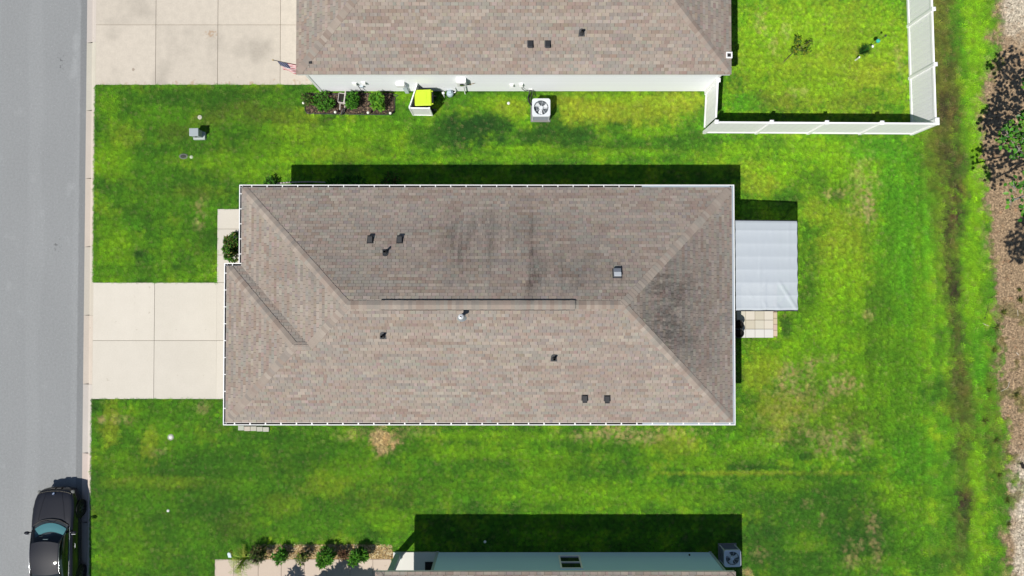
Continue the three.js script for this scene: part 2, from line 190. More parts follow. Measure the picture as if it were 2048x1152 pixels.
  for (let j = 0; j < LH; j++) for (let i = Math.floor(LPX(19)); i < LW; i++) {
    const x = LX0 + (i + 0.5) / LW * (LX1 - LX0), z = LZ0 + (j + 0.5) / LH * (LZ1 - LZ0), k = j * LW + i;
    const d = x - edgeAt(z) + 0.35 * noise(x * 1.6, z * 1.6) + 0.3 * noise(x * 5, z * 5) + 0.16 * noise(x * 14, z * 14), w = smooth(-0.22, 0.25, d);
    if (w <= 0) continue;
    const sandy = clamp(smooth(0.3, 1.0, x - 21.3 + noise(x * 2, z) * 0.4) * smooth(6, 8, z) + smooth(-11, -12.6, z + noise(x * 3, z * 3) * 0.5) * smooth(21.4, 22, x)), g = 1 + 0.22 * noise(x * 9, z * 9) + 0.16 * noise(x * 24, z * 24), weeds = smooth(0.12, 0.5, noise(x * 1.1 + 9, z * 1.1) + 0.5 * noise(x * 4, z * 4)) * 0.55 * smooth(-2, 2, z);
    for (let q = 0; q < 3; q++) { const s = mix(mix(GR.soil[q], GR.sand[q], sandy) * g, GR.olive[q], weeds); lawnRGB[k * 3 + q] = mix(lawnRGB[k * 3 + q], s, w); }
    lawnD[k] = mix(lawnD[k], 0.012 + weeds * 0.25, w);
  }
}
const clumpAt = (x, z) => 0.22 * noise(x * 4.3, z * 4.3) + 0.62 * noise(x * 9.8 + 5, z * 9.8) + 0.85 * noise(x * 17.5, z * 17.5 + 9);   // tussocks a hand wide
const lawnAt = (x, z) => { const i = clamp(Math.floor(LPX(x)), 0, LW - 1), j = clamp(Math.floor(LPZ(z)), 0, LH - 1), k = j * LW + i; return [lawnRGB[k * 3], lawnRGB[k * 3 + 1], lawnRGB[k * 3 + 2], lawnD[k]]; };
{ // mowing lines: up and down behind the houses, along the strips between them
  for (let j = 0, k = 0; j < LH; j++) for (let i = 0; i < LW; i++, k++) {
    const x = LX0 + (i + 0.5) / LW * (LX1 - LX0), z = LZ0 + (j + 0.5) / LH * (LZ1 - LZ0), e = smooth(12.5, 14.5, x) * smooth(-6.5, -5.5, z) * smooth(19.6, 18.8, x) * smooth(8.5, 6.5, z);
    const g = 1 + 0.16 * lawnD[k] * (e * (noise(x * 3.3, z * 0.16) + 0.6 * noise(x * 8, z * 0.3)) + (1 - e) * (0.7 * noise(x * 0.2, z * 2.6) + 0.6 * noise(x * 0.35, z * 6.5)));
    lawnRGB[k * 3] *= g; lawnRGB[k * 3 + 1] *= g; lawnRGB[k * 3 + 2] *= g;
  }
}
const lawnMap = texture(LW, LH, (i, j) => {
  const k = j * LW + i, x = LX0 + (i + 0.5) / LW * (LX1 - LX0), z = LZ0 + (j + 0.5) / LH * (LZ1 - LZ0), g = Math.exp(0.75 * clumpAt(x, z)) * (1 + 0.15 * noise(x * 30, z * 30));   // thatch and clippings
  return [lawnRGB[k * 3] * g, lawnRGB[k * 3 + 1] * g, lawnRGB[k * 3 + 2] * g];
});
const farGrass = mat(0xffffff, 1, { map: texture(512, 512, (i, j) => { const t = clamp(0.5 + fbm(i * 0.02, j * 0.02, 4) * 1.1), g = 0.7 * (1 + 0.2 * noise(i * 0.4, j * 0.4)); return [0, 1, 2].map((q) => mix(GR.dark[q], GR.lime[q], t) * g); }) });
farGrass.map.wrapS = farGrass.map.wrapT = THREE.MirroredRepeatWrapping;
{
  const t = new THREE.Group(); t.name = 'terrain'; t.userData.kind = 'structure'; scene.add(t);
  sheet('ground_sheet', -18.40, -420, 420, 420, -0.012, farGrass, t, (x, z) => [x / 24, z / 24]); sheet('ground_sheet', -420, -420, -27.3, 420, -0.012, farGrass, t, (x, z) => [x / 24, z / 24]);
}
tag(sheet('lawn', LX0, LZ0, LX1, LZ1, 0, mat(0xffffff, 1, { map: lawnMap }), null, (x, z) => [(x - LX0) / (LX1 - LX0), (z - LZ0) / (LZ1 - LZ0)]), null, null, null, 'structure');

// ---------------------------------------------------------------- road and kerb
const ROAD = -0.12, RX0 = -27.4, RX1 = -18.868, ZN = -60, ZS = 60;
const roadMap = texture(512, 2048, (i, j) => {
  const x = RX0 + (i + 0.5) / 512 * (RX1 - RX0), z = -18 + (j + 0.5) / 2048 * 36;
  let v = 1 + 0.05 * fbm(x * 0.6, z * 0.25, 3) + 0.07 * noise(x * 11, z * 11) + 0.12 * noise(x * 31, z * 31);
  const from = RX1 - x, gutter = smooth(0.34, 0.27, from + 0.02 * noise(1, z * 2)) * 0.24;
  v *= 1 - gutter; v *= 1 + 0.05 * smooth(0.4, 0.9, Math.sin(x * 3.2 + 0.6 * noise(x, z * 0.2)));
  const pale = 0.7 * smooth(0.25, 0.8, fbm(x * 1.3 + 7, z * 0.9, 3) + 0.6 * Math.exp(-((x + 19.45) ** 2) / 0.06 - ((z + 10.9) ** 2) / 2.2)) * 0.22;
  const oil = smooth(0.35, 0.55, noise(x * 9, z * 9) + 0.5 * noise(x * 20, z * 20)) * Math.exp(-((x + 20.05) ** 2) / 0.02 - ((z + 10.55) ** 2) / 0.12) + smooth(0.3, 0.6, noise(x * 8 + 4, z * 8) + 0.5 * noise(x * 19, z * 19)) * Math.exp(-((x + 20.1) ** 2) / 0.02 - ((z + 2.4) ** 2) / 0.08);
  const fleck = PERM[(PERM[i & 255] + j) & 511] === 3 && PERM[(i * 7 + j * 3) & 511] < 60 ? 0.8 : 0;
  v = v * (1 + pale) * (1 - 0.65 * oil) + fleck;
  const b = baseA(159, 162, 163); return [b[0] * v, b[1] * v, b[2] * v];
});
roadMap.wrapT = THREE.MirroredRepeatWrapping; roadMap.wrapS = THREE.ClampToEdgeWrapping;
tag(sheet('road', RX0, ZN, RX1 + 0.03, ZS, ROAD, mat(0xffffff, 0.95, { map: roadMap }), null, (x, z) => [clamp((x - RX0) / (RX1 - RX0)), (z + 18) / 36]), null, null, null, 'structure');
const tile = (w, col, amp) => {                       // broom-finished concrete, 6.4 m to a side, mirrored at its edges
  const t = texture(w, w, (i, j) => {
    const x = i / w * 6.4, z = j / w * 6.4, n = amp * (0.9 * fbm(x * 0.5 + w, z * 0.5, 3) + 0.5 * fbm(x * 2.4, z * 2.4 + 8, 3) + 0.45 * noise(x * 17, z * 17) + 0.5 * noise(x * 34, z * 34)), f = 1 + n;
    const sp = smooth(0.8, 0.95, noise(x * 2.7 + 3, z * 2.7) + 0.25 * noise(x * 12, z * 12)) * 0.18;
    return [col[0] * f * (1 - sp), col[1] * f * (1 - sp * 1.1), col[2] * f * (1 - sp * 1.3 - 0.25 * Math.max(0, -n))];
  });
  t.wrapS = t.wrapT = THREE.MirroredRepeatWrapping; return t;
};
const concMap = tile(512, baseA(234, 227, 213), 0.07);
const kerbMat = mat(0xffffff, 0.95, { map: tile(512, baseA(228, 218, 203), 0.09) });
{
  const k = new THREE.Group(); k.name = 'kerb'; k.userData.kind = 'structure'; scene.add(k);
  const x0 = RX1, x1 = LX0 + 0.03, w = x1 - x0;
  const prof = [[0, ROAD + 0.006], [0.21, ROAD + 0.016], [0.25, ROAD + 0.02], [0.31, -0.03], [0.35, -0.004], [0.38, 0.004], [w, 0.008], [w, -0.3], [0, -0.3]];
  const z0 = -8.380, L = 3.02;
  for (let i = -9; i <= 9; i++) {
    const a = z0 + i * L + 0.003, b = z0 + (i + 1) * L - 0.003, acc = new Acc((x, y, z) => [(x + y) / 6.4, z / 6.4]), c = [1, 1, 1].map(() => 1 + R(-0.04, 0.04));
    for (let q = 0; q < prof.length; q++) { const [px, py] = prof[q], [qx, qy] = prof[(q + 1) % prof.length]; acc.quad([x0 + px, py, a], [x0 + px, py, b], [x0 + qx, qy, b], [x0 + qx, qy, a], q < 2 ? c.map((v, n) => v * [0.84, 0.85, 0.87][n]) : c); }
    for (const z of [a, b]) for (let q = 1; q < prof.length - 1; q++) acc.tri([x0, ROAD, z], [x0 + prof[q][0], prof[q][1], z], [x0 + prof[q + 1][0], prof[q + 1][1], z], c);
    mesh('kerb_section', acc.geo(), kerbMat, k).material.vertexColors = true;
  }
}

// ---------------------------------------------------------------- concrete slabs
const slabMat = mat(0xffffff, 0.92, { map: concMap, vertexColors: true });
function slab(x0, z0, x1, z1, parent, m = slabMat, y = 0.035, gap = 0.006, tint = R(0.95, 1.03)) {
  const acc = new Acc((x, yy, z) => [x / 6.4 + x0 * 0.37, z / 6.4]), e = 0.008, c = [tint, tint, tint], Y = y + R(-0.002, 0.002);
  x0 += gap; x1 -= gap; z0 += gap; z1 -= gap;
  const top = [[x0 + e, Y, z0 + e], [x0 + e, Y, z1 - e], [x1 - e, Y, z1 - e], [x1 - e, Y, z0 + e]], mid = [[x0, Y - e, z0], [x0, Y - e, z1], [x1, Y - e, z1], [x1, Y - e, z0]], low = mid.map(([x, , z]) => [x, -0.08, z]);
  acc.quad(...top, c);
  for (let i = 0; i < 4; i++) { const k = (i + 1) % 4; acc.quad(top[i], mid[i], mid[k], top[k], c); acc.quad(mid[i], low[i], low[k], mid[k], c); }
  return mesh('slab', acc.geo(), m, parent);
}
const keepOff = [];                                   // rectangles without grass: x0, z0, x1, z1
function paving(name, xs, zs, m, y, skip) {
  const g = new THREE.Group(); g.name = name; g.userData.kind = 'structure'; scene.add(g);
  for (let i = 0; i + 1 < xs.length; i++) for (let j = 0; j + 1 < zs.length; j++) if (!skip || !skip(i, j)) slab(xs[i], zs[j], xs[i + 1], zs[j + 1], g, m, y);
  sheet('joint_bed', xs[0] + 0.01, zs[0] + 0.01, xs.at(-1) - 0.01, zs.at(-1) - 0.01, y - 0.02, mat(base(120, 104, 78), 1), g);
  keepOff.push([xs[0], zs[0], xs.at(-1), zs.at(-1)]); return g;
}
const DW0 = LX0 + 0.035;
paving('driveway', [DW0, -15.684, -12.942], [-0.765, 1.780, 4.340], slabMat, 0.03);
paving('front_walk', [-12.956, -11.2, -10.5], [-4.002, -3.120, -1.975, -0.765, 1.780, 4.340], slabMat, 0.035, (i, j) => i === 1 && j > 2);
const stained = texture(1024, 640, (i, j) => {
  const x = -18.4 + (i + 0.5) / 1024 * 10.2, z = -16 + (j + 0.5) / 640 * 6.4, b = baseA(225, 215, 199), r = baseA(190, 152, 114);
  const edge = smooth(-9.95, -9.5, z), spots = smooth(0.25, 0.8, noise(x * 3 + 5, z * 5) * 0.6 + 0.5 * noise(x * 9, z * 9) - 0.42 + 0.75 * edge) * 0.7 + 0.75 * smooth(0.2, 0.7, 0.8 * Math.exp(-((x + 13.3) ** 2) / 0.12 - ((z + 11.75) ** 2) / 0.05) + 0.5 * noise(x * 10, z * 10) - 0.2) * (Math.hypot(x + 13.3, (z + 11.75) * 1.6) < 0.8 ? 1 : 0);
  const grey = smooth(0.0, 0.6, fbm(x * 0.55 + 2, z * 0.5, 3)) * 0.22, f = 1 - grey + 0.05 * noise(x * 14, z * 14) + 0.05 * noise(x * 4, z * 4);
  const spot = smooth(0.9, 1.02, noise(x * 2.6 + 31, z * 2.6) + 0.3 * noise(x * 9, z * 9)) * 0.5;
  return [0, 1, 2].map((q) => mix(mix(b[q] * f, r[q], clamp(spots) * 0.75), r[q] * 0.35, spot));
});
{
  const m = mat(0xffffff, 0.93, { map: stained, vertexColors: true }), g = new THREE.Group(); g.name = 'neighbour_driveway'; g.userData.kind = 'structure'; scene.add(g);
  const xs = [DW0, -15.735, -12.995, -10.232, -8.039], zs = [-17.6, -14.9, -12.157, -9.489];
  for (let i = 0; i < 4; i++) for (let j = 0; j < 3; j++) {
    const x1 = i === 3 ? -8.42 : xs[i + 1], o = slab(xs[i], zs[j], x1, zs[j + 1], g, m, 0.03), u = o.geometry.attributes.uv, p = o.geometry.attributes.position;
    for (let k = 0; k < p.count; k++) u.setXY(k, (p.getX(k) + 18.4) / 10.2, (p.getZ(k) + 16) / 6.4);
  }
  sheet('joint_bed', DW0 + 0.01, -17.5, -8.43, zs[3] - 0.01, 0.012, mat(base(112, 92, 62), 1), g);
  keepOff.push([LX0 - 0.1, -18, -8.4, zs[3]], [LX0 - 0.1, -0.765, DW0 + 1, 4.340]);
}
paving('south_walk', [-12.956, -12.127, -11.058, -10.055, -9.052, -8.070, -7.067, -6.063, -5.257], [11.301, 11.301 + 1.1], mat(0xffffff, 0.92, { map: tile(512, baseA(226, 208, 190), 0.06), vertexColors: true }), 0.03);

// ---------------------------------------------------------------- roofs of three-tab shingles
const PITCH = 5 / 12, SL = Math.hypot(1, PITCH), EXP = 0.127 / SL * 1.0, TAB = 0.3;
const TONES = [[178, 164, 151], [174, 157, 145], [171, 162, 152], [185, 171, 158], [167, 149, 136], [172, 165, 154], [179, 166, 153], [165, 155, 146], [175, 160, 148], [187, 175, 162]].map((c) => baseA(...c));
const MW = 2048, MH = 1024, MX0 = -11.6, MX1 = 9.0, MZ0 = -4.8, MZ1 = 5.2;
const roofMap = texture(MW, MH, (i, j) => {           // granules, and the dark algae streaks that run down the north and east slopes
  const x = MX0 + (i + 0.5) / MW * (MX1 - MX0), z = MZ0 + (j + 0.5) / MH * (MZ1 - MZ0);
  const g = 1 + 0.1 * noise(i * 0.55, j * 0.55) + 0.05 * noise(i * 0.13, j * 0.13) + 0.04 * noise(x * 1.4, z * 1.4);
  const ell = (cx, cz, rx, rz) => Math.exp(-(((x - cx) / rx) ** 2) - ((z - cz) / rz) ** 2);
  let st = 0;
  if (z < 0.15) st = 0.55 * ell(-2.1, -2.0, 0.55, 1.0) + 0.5 * ell(-0.85, -2.3, 0.12, 1.5) + 0.5 * ell(0.75, -1.9, 0.16, 1.6) + 0.5 * ell(1.0, -0.9, 0.3, 0.6) + 0.45 * ell(2.2, -0.9, 0.9, 0.9) + 0.4 * ell(3.9, -0.9, 0.9, 0.7) + 0.3 * ell(-1.0, -3.0, 2.8, 0.7) + 0.34 * ell(0, -1.6, 4.5, 1.8) + 0.22 * ell(-7, -1, 3, 1.4) + 0.4 * ell(0.6, -0.4, 0.2, 0.5);
  if (x > 4.2 && Math.abs(z - 0.2) < x - 4.1) st = Math.max(0, 0.5 * ell(5.75, 0.85, 0.7, 0.75) + 0.35 * ell(6.2, -0.5, 0.9, 0.7) + 0.35 * ell(6.3, 1.5, 0.9, 0.7) + 0.3 * ell(5.4, -0.6, 0.5, 0.5) + 0.62 * ell(6.4, 0.3, 2.6, 4.0));
  const streak = z < 0.15 && x < 4 + (0.2 - z) ? noise(x * 5, z * 0.9) * 0.5 + noise(x * 11, z * 3) * 0.3 : noise(x * 1.5, z * 6) * 0.4 + noise(x * 6, z * 12) * 0.3;
  st = clamp(st * (0.75 + 0.9 * streak) + st * 0.25 * noise(x * 16, z * 16));
  const f = g * (1 - 0.62 * st); return [0.92 * f, 0.92 * f * (1 + 0.02 * st), 0.92 * f * (1 + 0.05 * st)];
});
const granule = texture(512, 512, (i, j) => { const g = 0.92 * (1 + 0.1 * noise(i * 0.5, j * 0.5) + 0.06 * noise(i / 512 * 16 + 300, j / 512 * 16)); return [g, g, g]; }, true);
const mainRoofMat = mat(0xffffff, 0.96, { map: roofMap, vertexColors: true }), otherRoofMat = mat(0xffffff, 0.96, { map: granule, vertexColors: true });
const feltMat = mat(base(48, 42, 38), 1);
const mainUV = (x, y, z) => [(x - MX0) / (MX1 - MX0), (z - MZ0) / (MZ1 - MZ0)], otherUV = (x, y, z) => [x * 0.2, z * 0.2];
function clipTo(poly, pts) {                          // plan polygons, anticlockwise or clockwise alike
  let s = 0; for (let i = 0; i < poly.length; i++) { const [a, b] = poly[i], [c, d] = poly[(i + 1) % poly.length]; s += a * d - b * c; }
  let out = pts;
  for (let i = 0; i < poly.length && out.length; i++) {
    const [a, b] = poly[i], [c, d] = poly[(i + 1) % poly.length], side = (p) => Math.sign(s) * ((c - a) * (p[1] - b) - (d - b) * (p[0] - a)), nx = [];
    for (let k = 0; k < out.length; k++) {
      const p = out[k], q = out[(k + 1) % out.length], sp = side(p), sq = side(q);
      if (sp >= 0) nx.push(p);
      if ((sp > 0 && sq < 0) || (sp < 0 && sq > 0)) { const t = sp / (sp - sq); nx.push([p[0] + (q[0] - p[0]) * t, p[1] + (q[1] - p[1]) * t]); }
    }
    out = nx;
  }
  return out;
}
// a plane: plan polygon, one point of its eave, and the plan direction that climbs
function roofPlane(root, he, pl, uvOf, m, pool, rest, from = 0, rows = 1e9) {
  const [ex, ez] = pl.at, [ux, uz] = pl.up, lx = -uz, lz = ux;
  const hAt = (x, z) => he + PITCH * ((x - ex) * ux + (z - ez) * uz);
  const deck = new Acc(uvOf), dp = pl.poly.map(([x, z]) => [x, hAt(x, z) - 0.004, z]);
  for (let i = 1; i + 1 < dp.length; i++) deck.tri(dp[0], dp[i], dp[i + 1], [1, 1, 1]);
  mesh('underlay', deck.geo(), feltMat, root);
  const ls = pl.poly.map(([x, z]) => (x - ex) * lx + (z - ez) * lz), ds = pl.poly.map(([x, z]) => (x - ex) * ux + (z - ez) * uz), l0 = Math.min(...ls), l1 = Math.max(...ls), d1 = Math.max(...ds);
  let row = 0;
  for (let d = Math.max(0, from * EXP); d < d1 && row < rows; d += EXP, row++) {
    const shift = (Math.round(d / EXP) % 2) * TAB / 2 + R(-0.05, 0.05); let tone = TONES[Math.floor(R(0, TONES.length))];
    for (let l = l0 - TAB + shift; l < l1; l += TAB) {
      const gap = 0.008 + R(0, 0.004), a = l + gap / 2, b = l + TAB - gap / 2, lo = d + 0.002 + R(-0.002, 0.002), hi = d + EXP + 0.004;
      const toXZ = (L, D) => [ex + L * lx + D * ux, ez + L * lz + D * uz], rect = [toXZ(a, lo), toXZ(b, lo), toXZ(b, hi), toXZ(a, hi)];
      const pts = clipTo(pl.poly, rect); if (pts.length < 3) continue;
      if (rnd() < 0.5) tone = TONES[Math.floor(R(0, TONES.length))];
      const br = R(0.94, 1.06), c1 = tone.map((v) => v * br), t2 = rnd() < 0.72 ? tone : TONES[Math.floor(R(0, TONES.length))], c2 = t2.map((v) => v * br * R(0.94, 1.05));
      const up = 0.0075 + R(0, 0.003), Y = (p) => { const D = (p[0] - ex) * ux + (p[1] - ez) * uz; return hAt(p[0], p[1]) + up * (1 - (D - lo) / (hi - lo)) + 0.001; };
      const whole = pts.length === 4 && Math.abs(pts[0][0] - rect[0][0]) + Math.abs(pts[2][0] - rect[2][0]) + Math.abs(pts[0][1] - rect[0][1]) + Math.abs(pts[2][1] - rect[2][1]) < 1e-6;
      const acc = new Acc(uvOf), V = pts.map((p) => [p[0], Y(p), p[1]]), W = pts.map((p) => [p[0], hAt(p[0], p[1]) - 0.003, p[1]]);
      if (whole) {
        const s = R(0.3, 0.7), P0 = V[0].map((v, k) => mix(v, V[1][k], s)), P1 = V[3].map((v, k) => mix(v, V[2][k], s));
        acc.quad(V[0], P0, P1, V[3], c1); acc.quad(P0, V[1], V[2], P1, c2);
        for (const [i, k] of [[0, 1], [1, 2], [3, 0]]) acc.quad(V[i], W[i], W[k], V[k], c1);
      } else { for (let i = 1; i + 1 < V.length; i++) acc.tri(V[0], V[i], V[i + 1], c1); for (let i = 0; i < V.length; i++) { const k = (i + 1) % V.length; acc.quad(V[i], W[i], W[k], V[k], c1); } }
      const cx = (V[0][0] + V[2 % V.length][0]) / 2, cz = (V[0][2] + V[2 % V.length][2]) / 2;
      if (whole) pool.push({ acc, h: pl.rank ? pl.rank(cx, cz, V[0][1]) : V[0][1] }); else rest.push(acc);
    }
  }
  return hAt;
}
function placeTabs(root, pool, rest, uvOf, m, most = 300) {
  pool.sort((a, b) => b.h - a.h);
  pool.slice(0, most).forEach((t) => mesh('shingle', t.acc.geo(), m, root));
  const all = new Acc(uvOf); for (const a of [...pool.slice(most).map((t) => t.acc), ...rest]) { for (let i = 0; i < a.p.length; i++) { all.p.push(a.p[i]); all.c.push(a.c[i]); } for (const v of a.u) all.u.push(v); }
  const o = mesh('shingle_field', all.geo(), m, root); o.userData.kind = 'stuff';
}
// bent cap shingles along a hip or ridge, from its low end to its high end; up1 and up2 are the climbing directions of the slopes beside it
function caps(root, a, b, up1, up2, m, uvOf, lift = 0.009, half = 0.16, expo = 0.145, bright = 1.0) {
  const skirt = lift > 0.05 ? lift + 0.002 : -0.002;
  const A = new THREE.Vector3(...a), B = new THREE.Vector3(...b), t = B.clone().sub(A), len = t.length(); t.normalize();
  const flap = ([ux, uz]) => { const n = new THREE.Vector3(-PITCH * ux, 1, -PITCH * uz).normalize(), f = new THREE.Vector3().crossVectors(n, t).normalize(); if (f.y > 0 || (Math.abs(f.y) < 1e-6 && f.x * ux + f.z * uz > 0)) f.negate(); return [f, n]; };
  const [f1, n1] = flap(up1), [f2, n2] = flap(up2);
  for (let s = Math.abs(t.y) > 0.05 && a[1] < HE + 0.01 ? 0.17 : 0; s < len - 0.02; s += expo) {
    const e = Math.min(len + 0.02, s + expo * 1.25), tone = TONES[Math.floor(R(0, TONES.length))], br = bright * R(0.94, 1.1), c = tone.map((v, k) => mix(v, TONES[6][k], 0.15) * br), acc = new Acc(uvOf), w = half * R(0.96, 1.04);
    const at = (q, f, n, k, up) => A.clone().addScaledVector(t, q).addScaledVector(f, k).addScaledVector(n, up).toArray();
    const hiL = lift + 0.02, loL = lift + 0.008, mid = (q, up) => A.clone().addScaledVector(t, q).add(new THREE.Vector3(0, up, 0)).toArray();
    const m0 = mid(s, hiL + 0.004), m1 = mid(e, loL);
    for (const [f, n] of [[f1, n1], [f2, n2]]) {
      const p0 = at(s, f, n, w, hiL - 0.003), p1 = at(e, f, n, w, loL - 0.003), g0 = at(s, f, n, w, skirt), g1 = at(e, f, n, w, skirt), gm = mid(s, skirt), x0 = at(s, f, n, w * 0.35, hiL + 0.001), x1 = at(e, f, n, w * 0.35, loL);
      acc.quad(m0, x0, x1, m1, c); acc.quad(x0, p0, p1, x1, c); acc.quad(p0, g0, g1, p1, c); acc.quad(m0, gm, g0, p0, c);
    }
    mesh('ridge_cap', acc.geo(), m, root);
  }
}
// ---------------------------------------------------------------- walls
function siding(parent, a, b, h0, h1, m, out, holes = []) {   // lap siding from plan point a to b; out = plan normal
  const acc = new Acc((x, y, z) => [x + z, y]), step = 0.108;
  for (let y = h0; y < h1 - 0.01; y += step) {
    const t = Math.min(h1, y + step), c = R(0.98, 1.01), col = [c, c, c], p = (q, o, yy) => [mix(a[0], b[0], q) + out[0] * o, yy, mix(a[1], b[1], q) + out[1] * o];
    let spans = [[0, 1]];
    for (const [q0, q1, y0, y1] of holes) if (y < y1 && t > y0) spans = spans.flatMap(([s, e]) => [[s, Math.min(e, q0)], [Math.max(s, q1), e]].filter(([u, v]) => v - u > 0.001));
    for (const [s, e] of spans) { acc.quad(p(s, 0.014, y), p(e, 0.014, y), p(e, 0.002, t), p(s, 0.002, t), col); acc.quad(p(s, 0, y), p(e, 0, y), p(e, 0.014, y), p(s, 0.014, y), col); }
  }
  return mesh('siding', acc.geo(), m, parent);
}
const whiteTrim = mat(base(246, 247, 246, 1.12), 0.55), soffitMat = mat(base(236, 238, 238, 1.25), 0.6);
const paleSiding = mat(base(240, 243, 246, 1.05), 0.6, { vertexColors: true }), blueSiding = mat(base(192, 230, 248, 1.05), 0.6, { vertexColors: true }), beigeSiding = mat(base(214, 206, 190, 1.3), 0.65, { vertexColors: true });
const glassMat = phys(new THREE.Color(0.02, 0.025, 0.028), 0.06, { specularIntensity: 1, clearcoat: 1, clearcoatRoughness: 0.03 });
const darkOpening = mat(base(30, 30, 32), 0.8), plasticBlack = mat(base(46, 47, 50), 0.5), plasticDark = mat(base(62, 64, 68), 0.6), galv = mat(base(196, 202, 206, 1.3), 0.35, { metalness: 0.6 });
function windowUnit(parent, x, y, z, w, h, out, muntins) {   // out = +1 or -1 along z
  const g = part('window', parent), zf = z + out * 0.03;
  mesh('window_frame', join([box(w + 0.12, 0.07, 0.06, x, y + h / 2 + 0.03, zf), box(w + 0.12, 0.08, 0.08, x, y - h / 2 - 0.035, zf), box(0.07, h - 0.01, 0.06, x - w / 2 - 0.025, y, zf), box(0.07, h - 0.01, 0.06, x + w / 2 + 0.025, y, zf), box(w, 0.05, 0.05, x, y, zf + out * 0.004)]), whiteTrim, g);
  for (const k of [-1, 1]) mesh('pane', box(w - 0.02, h / 2 - 0.04, 0.012, x, y + k * h / 4, zf - out * 0.012), glassMat, g);
  return g;
}

// ---------------------------------------------------------------- the house in the middle
const HE = 2.86, INS = 0.105, GN = -4.592, GS = 4.965, GE = 8.857, GW = -10.871, GG = -11.451, GT = -1.466;
const eN = GN + INS, eS = GS - INS, eE = GE - INS, eW = GW + INS, eG = GG + INS, eT = GT + INS, hf = (eS - eN) / 2, rz = (eN + eS) / 2, dG = (eS - eT) / 2, zg = (eT + eS) / 2;
const house = thing('main_house', 'long hip-roofed house with brown blend shingles and white gutters in the middle', 'house', 0, 0, 0);
{
  const roof = part('roof', house), pool = [], rest = [], planes = {
    n: { poly: [[eW, eN], [eE, eN], [eE - hf, rz], [eW + hf, rz]], at: [0, eN], up: [0, 1] },
    s1: { poly: [[eG, eS], [eE, eS], [eE - (eS - zg), zg], [eG + dG, zg]], at: [0, eS], up: [0, -1] },
    s2: { poly: [[eW + (eS - zg), zg], [eE - (eS - zg), zg], [eE - hf, rz], [eW + hf, rz]], at: [0, eS], up: [0, -1], from: Math.ceil((eS - zg) / EXP) },
    e: { poly: [[eE, eN], [eE, eS], [eE - hf, rz]], at: [eE, 0], up: [-1, 0] },
    w: { poly: [[eW, eN], [eW + hf, rz], [eW + dG, zg], [eW, eT]], at: [eW, 0], up: [1, 0] },
    gw: { poly: [[eG, eT], [eG, eS], [eG + dG, zg]], at: [eG, 0], up: [1, 0] },
    gn: { poly: [[eG, eT], [eW, eT], [eW + dG, zg], [eG + dG, zg]], at: [0, eT], up: [0, 1] },
  };
  // the two pieces of the south slope share their rows, so the lower piece runs up to a whole row
  const k = Math.round((eS - zg) / EXP), zk = eS - k * EXP;
  planes.s1.poly = [[eG, eS], [eE, eS], [eE - k * EXP, zk], [eG + Math.min(k * EXP, dG), zk]]; planes.s2.poly = [[eW + k * EXP, zk], [eE - k * EXP, zk], [eE - hf, rz], [eW + hf, rz]]; planes.s2.from = k;
  for (const p of Object.values(planes)) roofPlane(roof, HE, p, mainUV, mainRoofMat, pool, rest, p.from || 0);
  placeTabs(roof, pool, rest, mainUV, mainRoofMat);
  const top = HE + PITCH * hf, gt = HE + PITCH * dG, M = mainRoofMat, u = { n: [0, 1], s: [0, -1], e: [-1, 0], w: [1, 0] };
  caps(roof, [eW, HE, eN], [eW + hf, top, rz], u.w, u.n, otherRoofMat, otherUV); caps(roof, [eE, HE, eN], [eE - hf, top, rz], u.e, u.n, otherRoofMat, otherUV, 0.012); caps(roof, [eE, HE, eS], [eE - hf, top, rz], u.e, u.s, otherRoofMat, otherUV);
  caps(roof, [eG, HE, eS], [eG + dG, gt, zg], u.w, u.s, otherRoofMat, otherUV); caps(roof, [eW + dG, gt, zg], [eW + hf, top, rz], u.w, u.s, otherRoofMat, otherUV); caps(roof, [eG, HE, eT], [eG + dG, gt, zg], u.w, u.n, otherRoofMat, otherUV); caps(roof, [eG + dG, gt, zg], [eW + dG, gt, zg], u.s, u.n, otherRoofMat, otherUV);
  const v0 = -4.831, v1 = 2.315;
  caps(roof, [eW + hf, top, rz], [v0, top, rz], u.s, u.n, otherRoofMat, otherUV); caps(roof, [v1, top, rz], [eE - hf, top, rz], u.s, u.n, otherRoofMat, otherUV);
  const vent = part('ridge_vent', house), acc = new Acc();   // black baffle under a second run of caps
  for (const s of [-1, 1]) { const q = (x, o, y) => [x, top - PITCH * o + y, rz + s * o]; acc.quad(q(v0, 0.19, 0.072), q(v1, 0.19, 0.072), q(v1, 0.2, 0.004), q(v0, 0.2, 0.004), [1, 1, 1]); acc.quad(q(v0, 0, 0.08), q(v1, 0, 0.08), q(v1, 0.19, 0.072), q(v0, 0.19, 0.072), [1, 1, 1]); for (const x of [v0, v1]) acc.quad(q(x, 0, 0.08), q(x, 0.19, 0.072), q(x, 0.2, 0.004), q(x, 0, 0.004), [1, 1, 1]); }
  mesh('baffle', acc.geo(), plasticBlack, vent);
  caps(vent, [v0, top, rz], [v1, top, rz], u.s, u.n, M, mainUV, 0.078, 0.15, 0.145, 0.98);
  // fascia, soffit and walls
  const ring = (x0, z0, x1, z1) => [[x0, z0], [x1, z1]], wt = 0.34;
  const fascia = []; for (const [x0, z0, x1, z1] of [[eW, eN, eE, eN], [eE, eN, eE, eS], [eG, eS, eE, eS], [eG, eT, eG, eS], [eG, eT, eW, eT], [eW, eN, eW, eT]]) fascia.push(box(Math.abs(x1 - x0) + 0.02, 0.17, Math.abs(z1 - z0) + 0.02, (x0 + x1) / 2, HE - 0.095, (z0 + z1) / 2));
  mesh('fascia', join(fascia), whiteTrim, house);
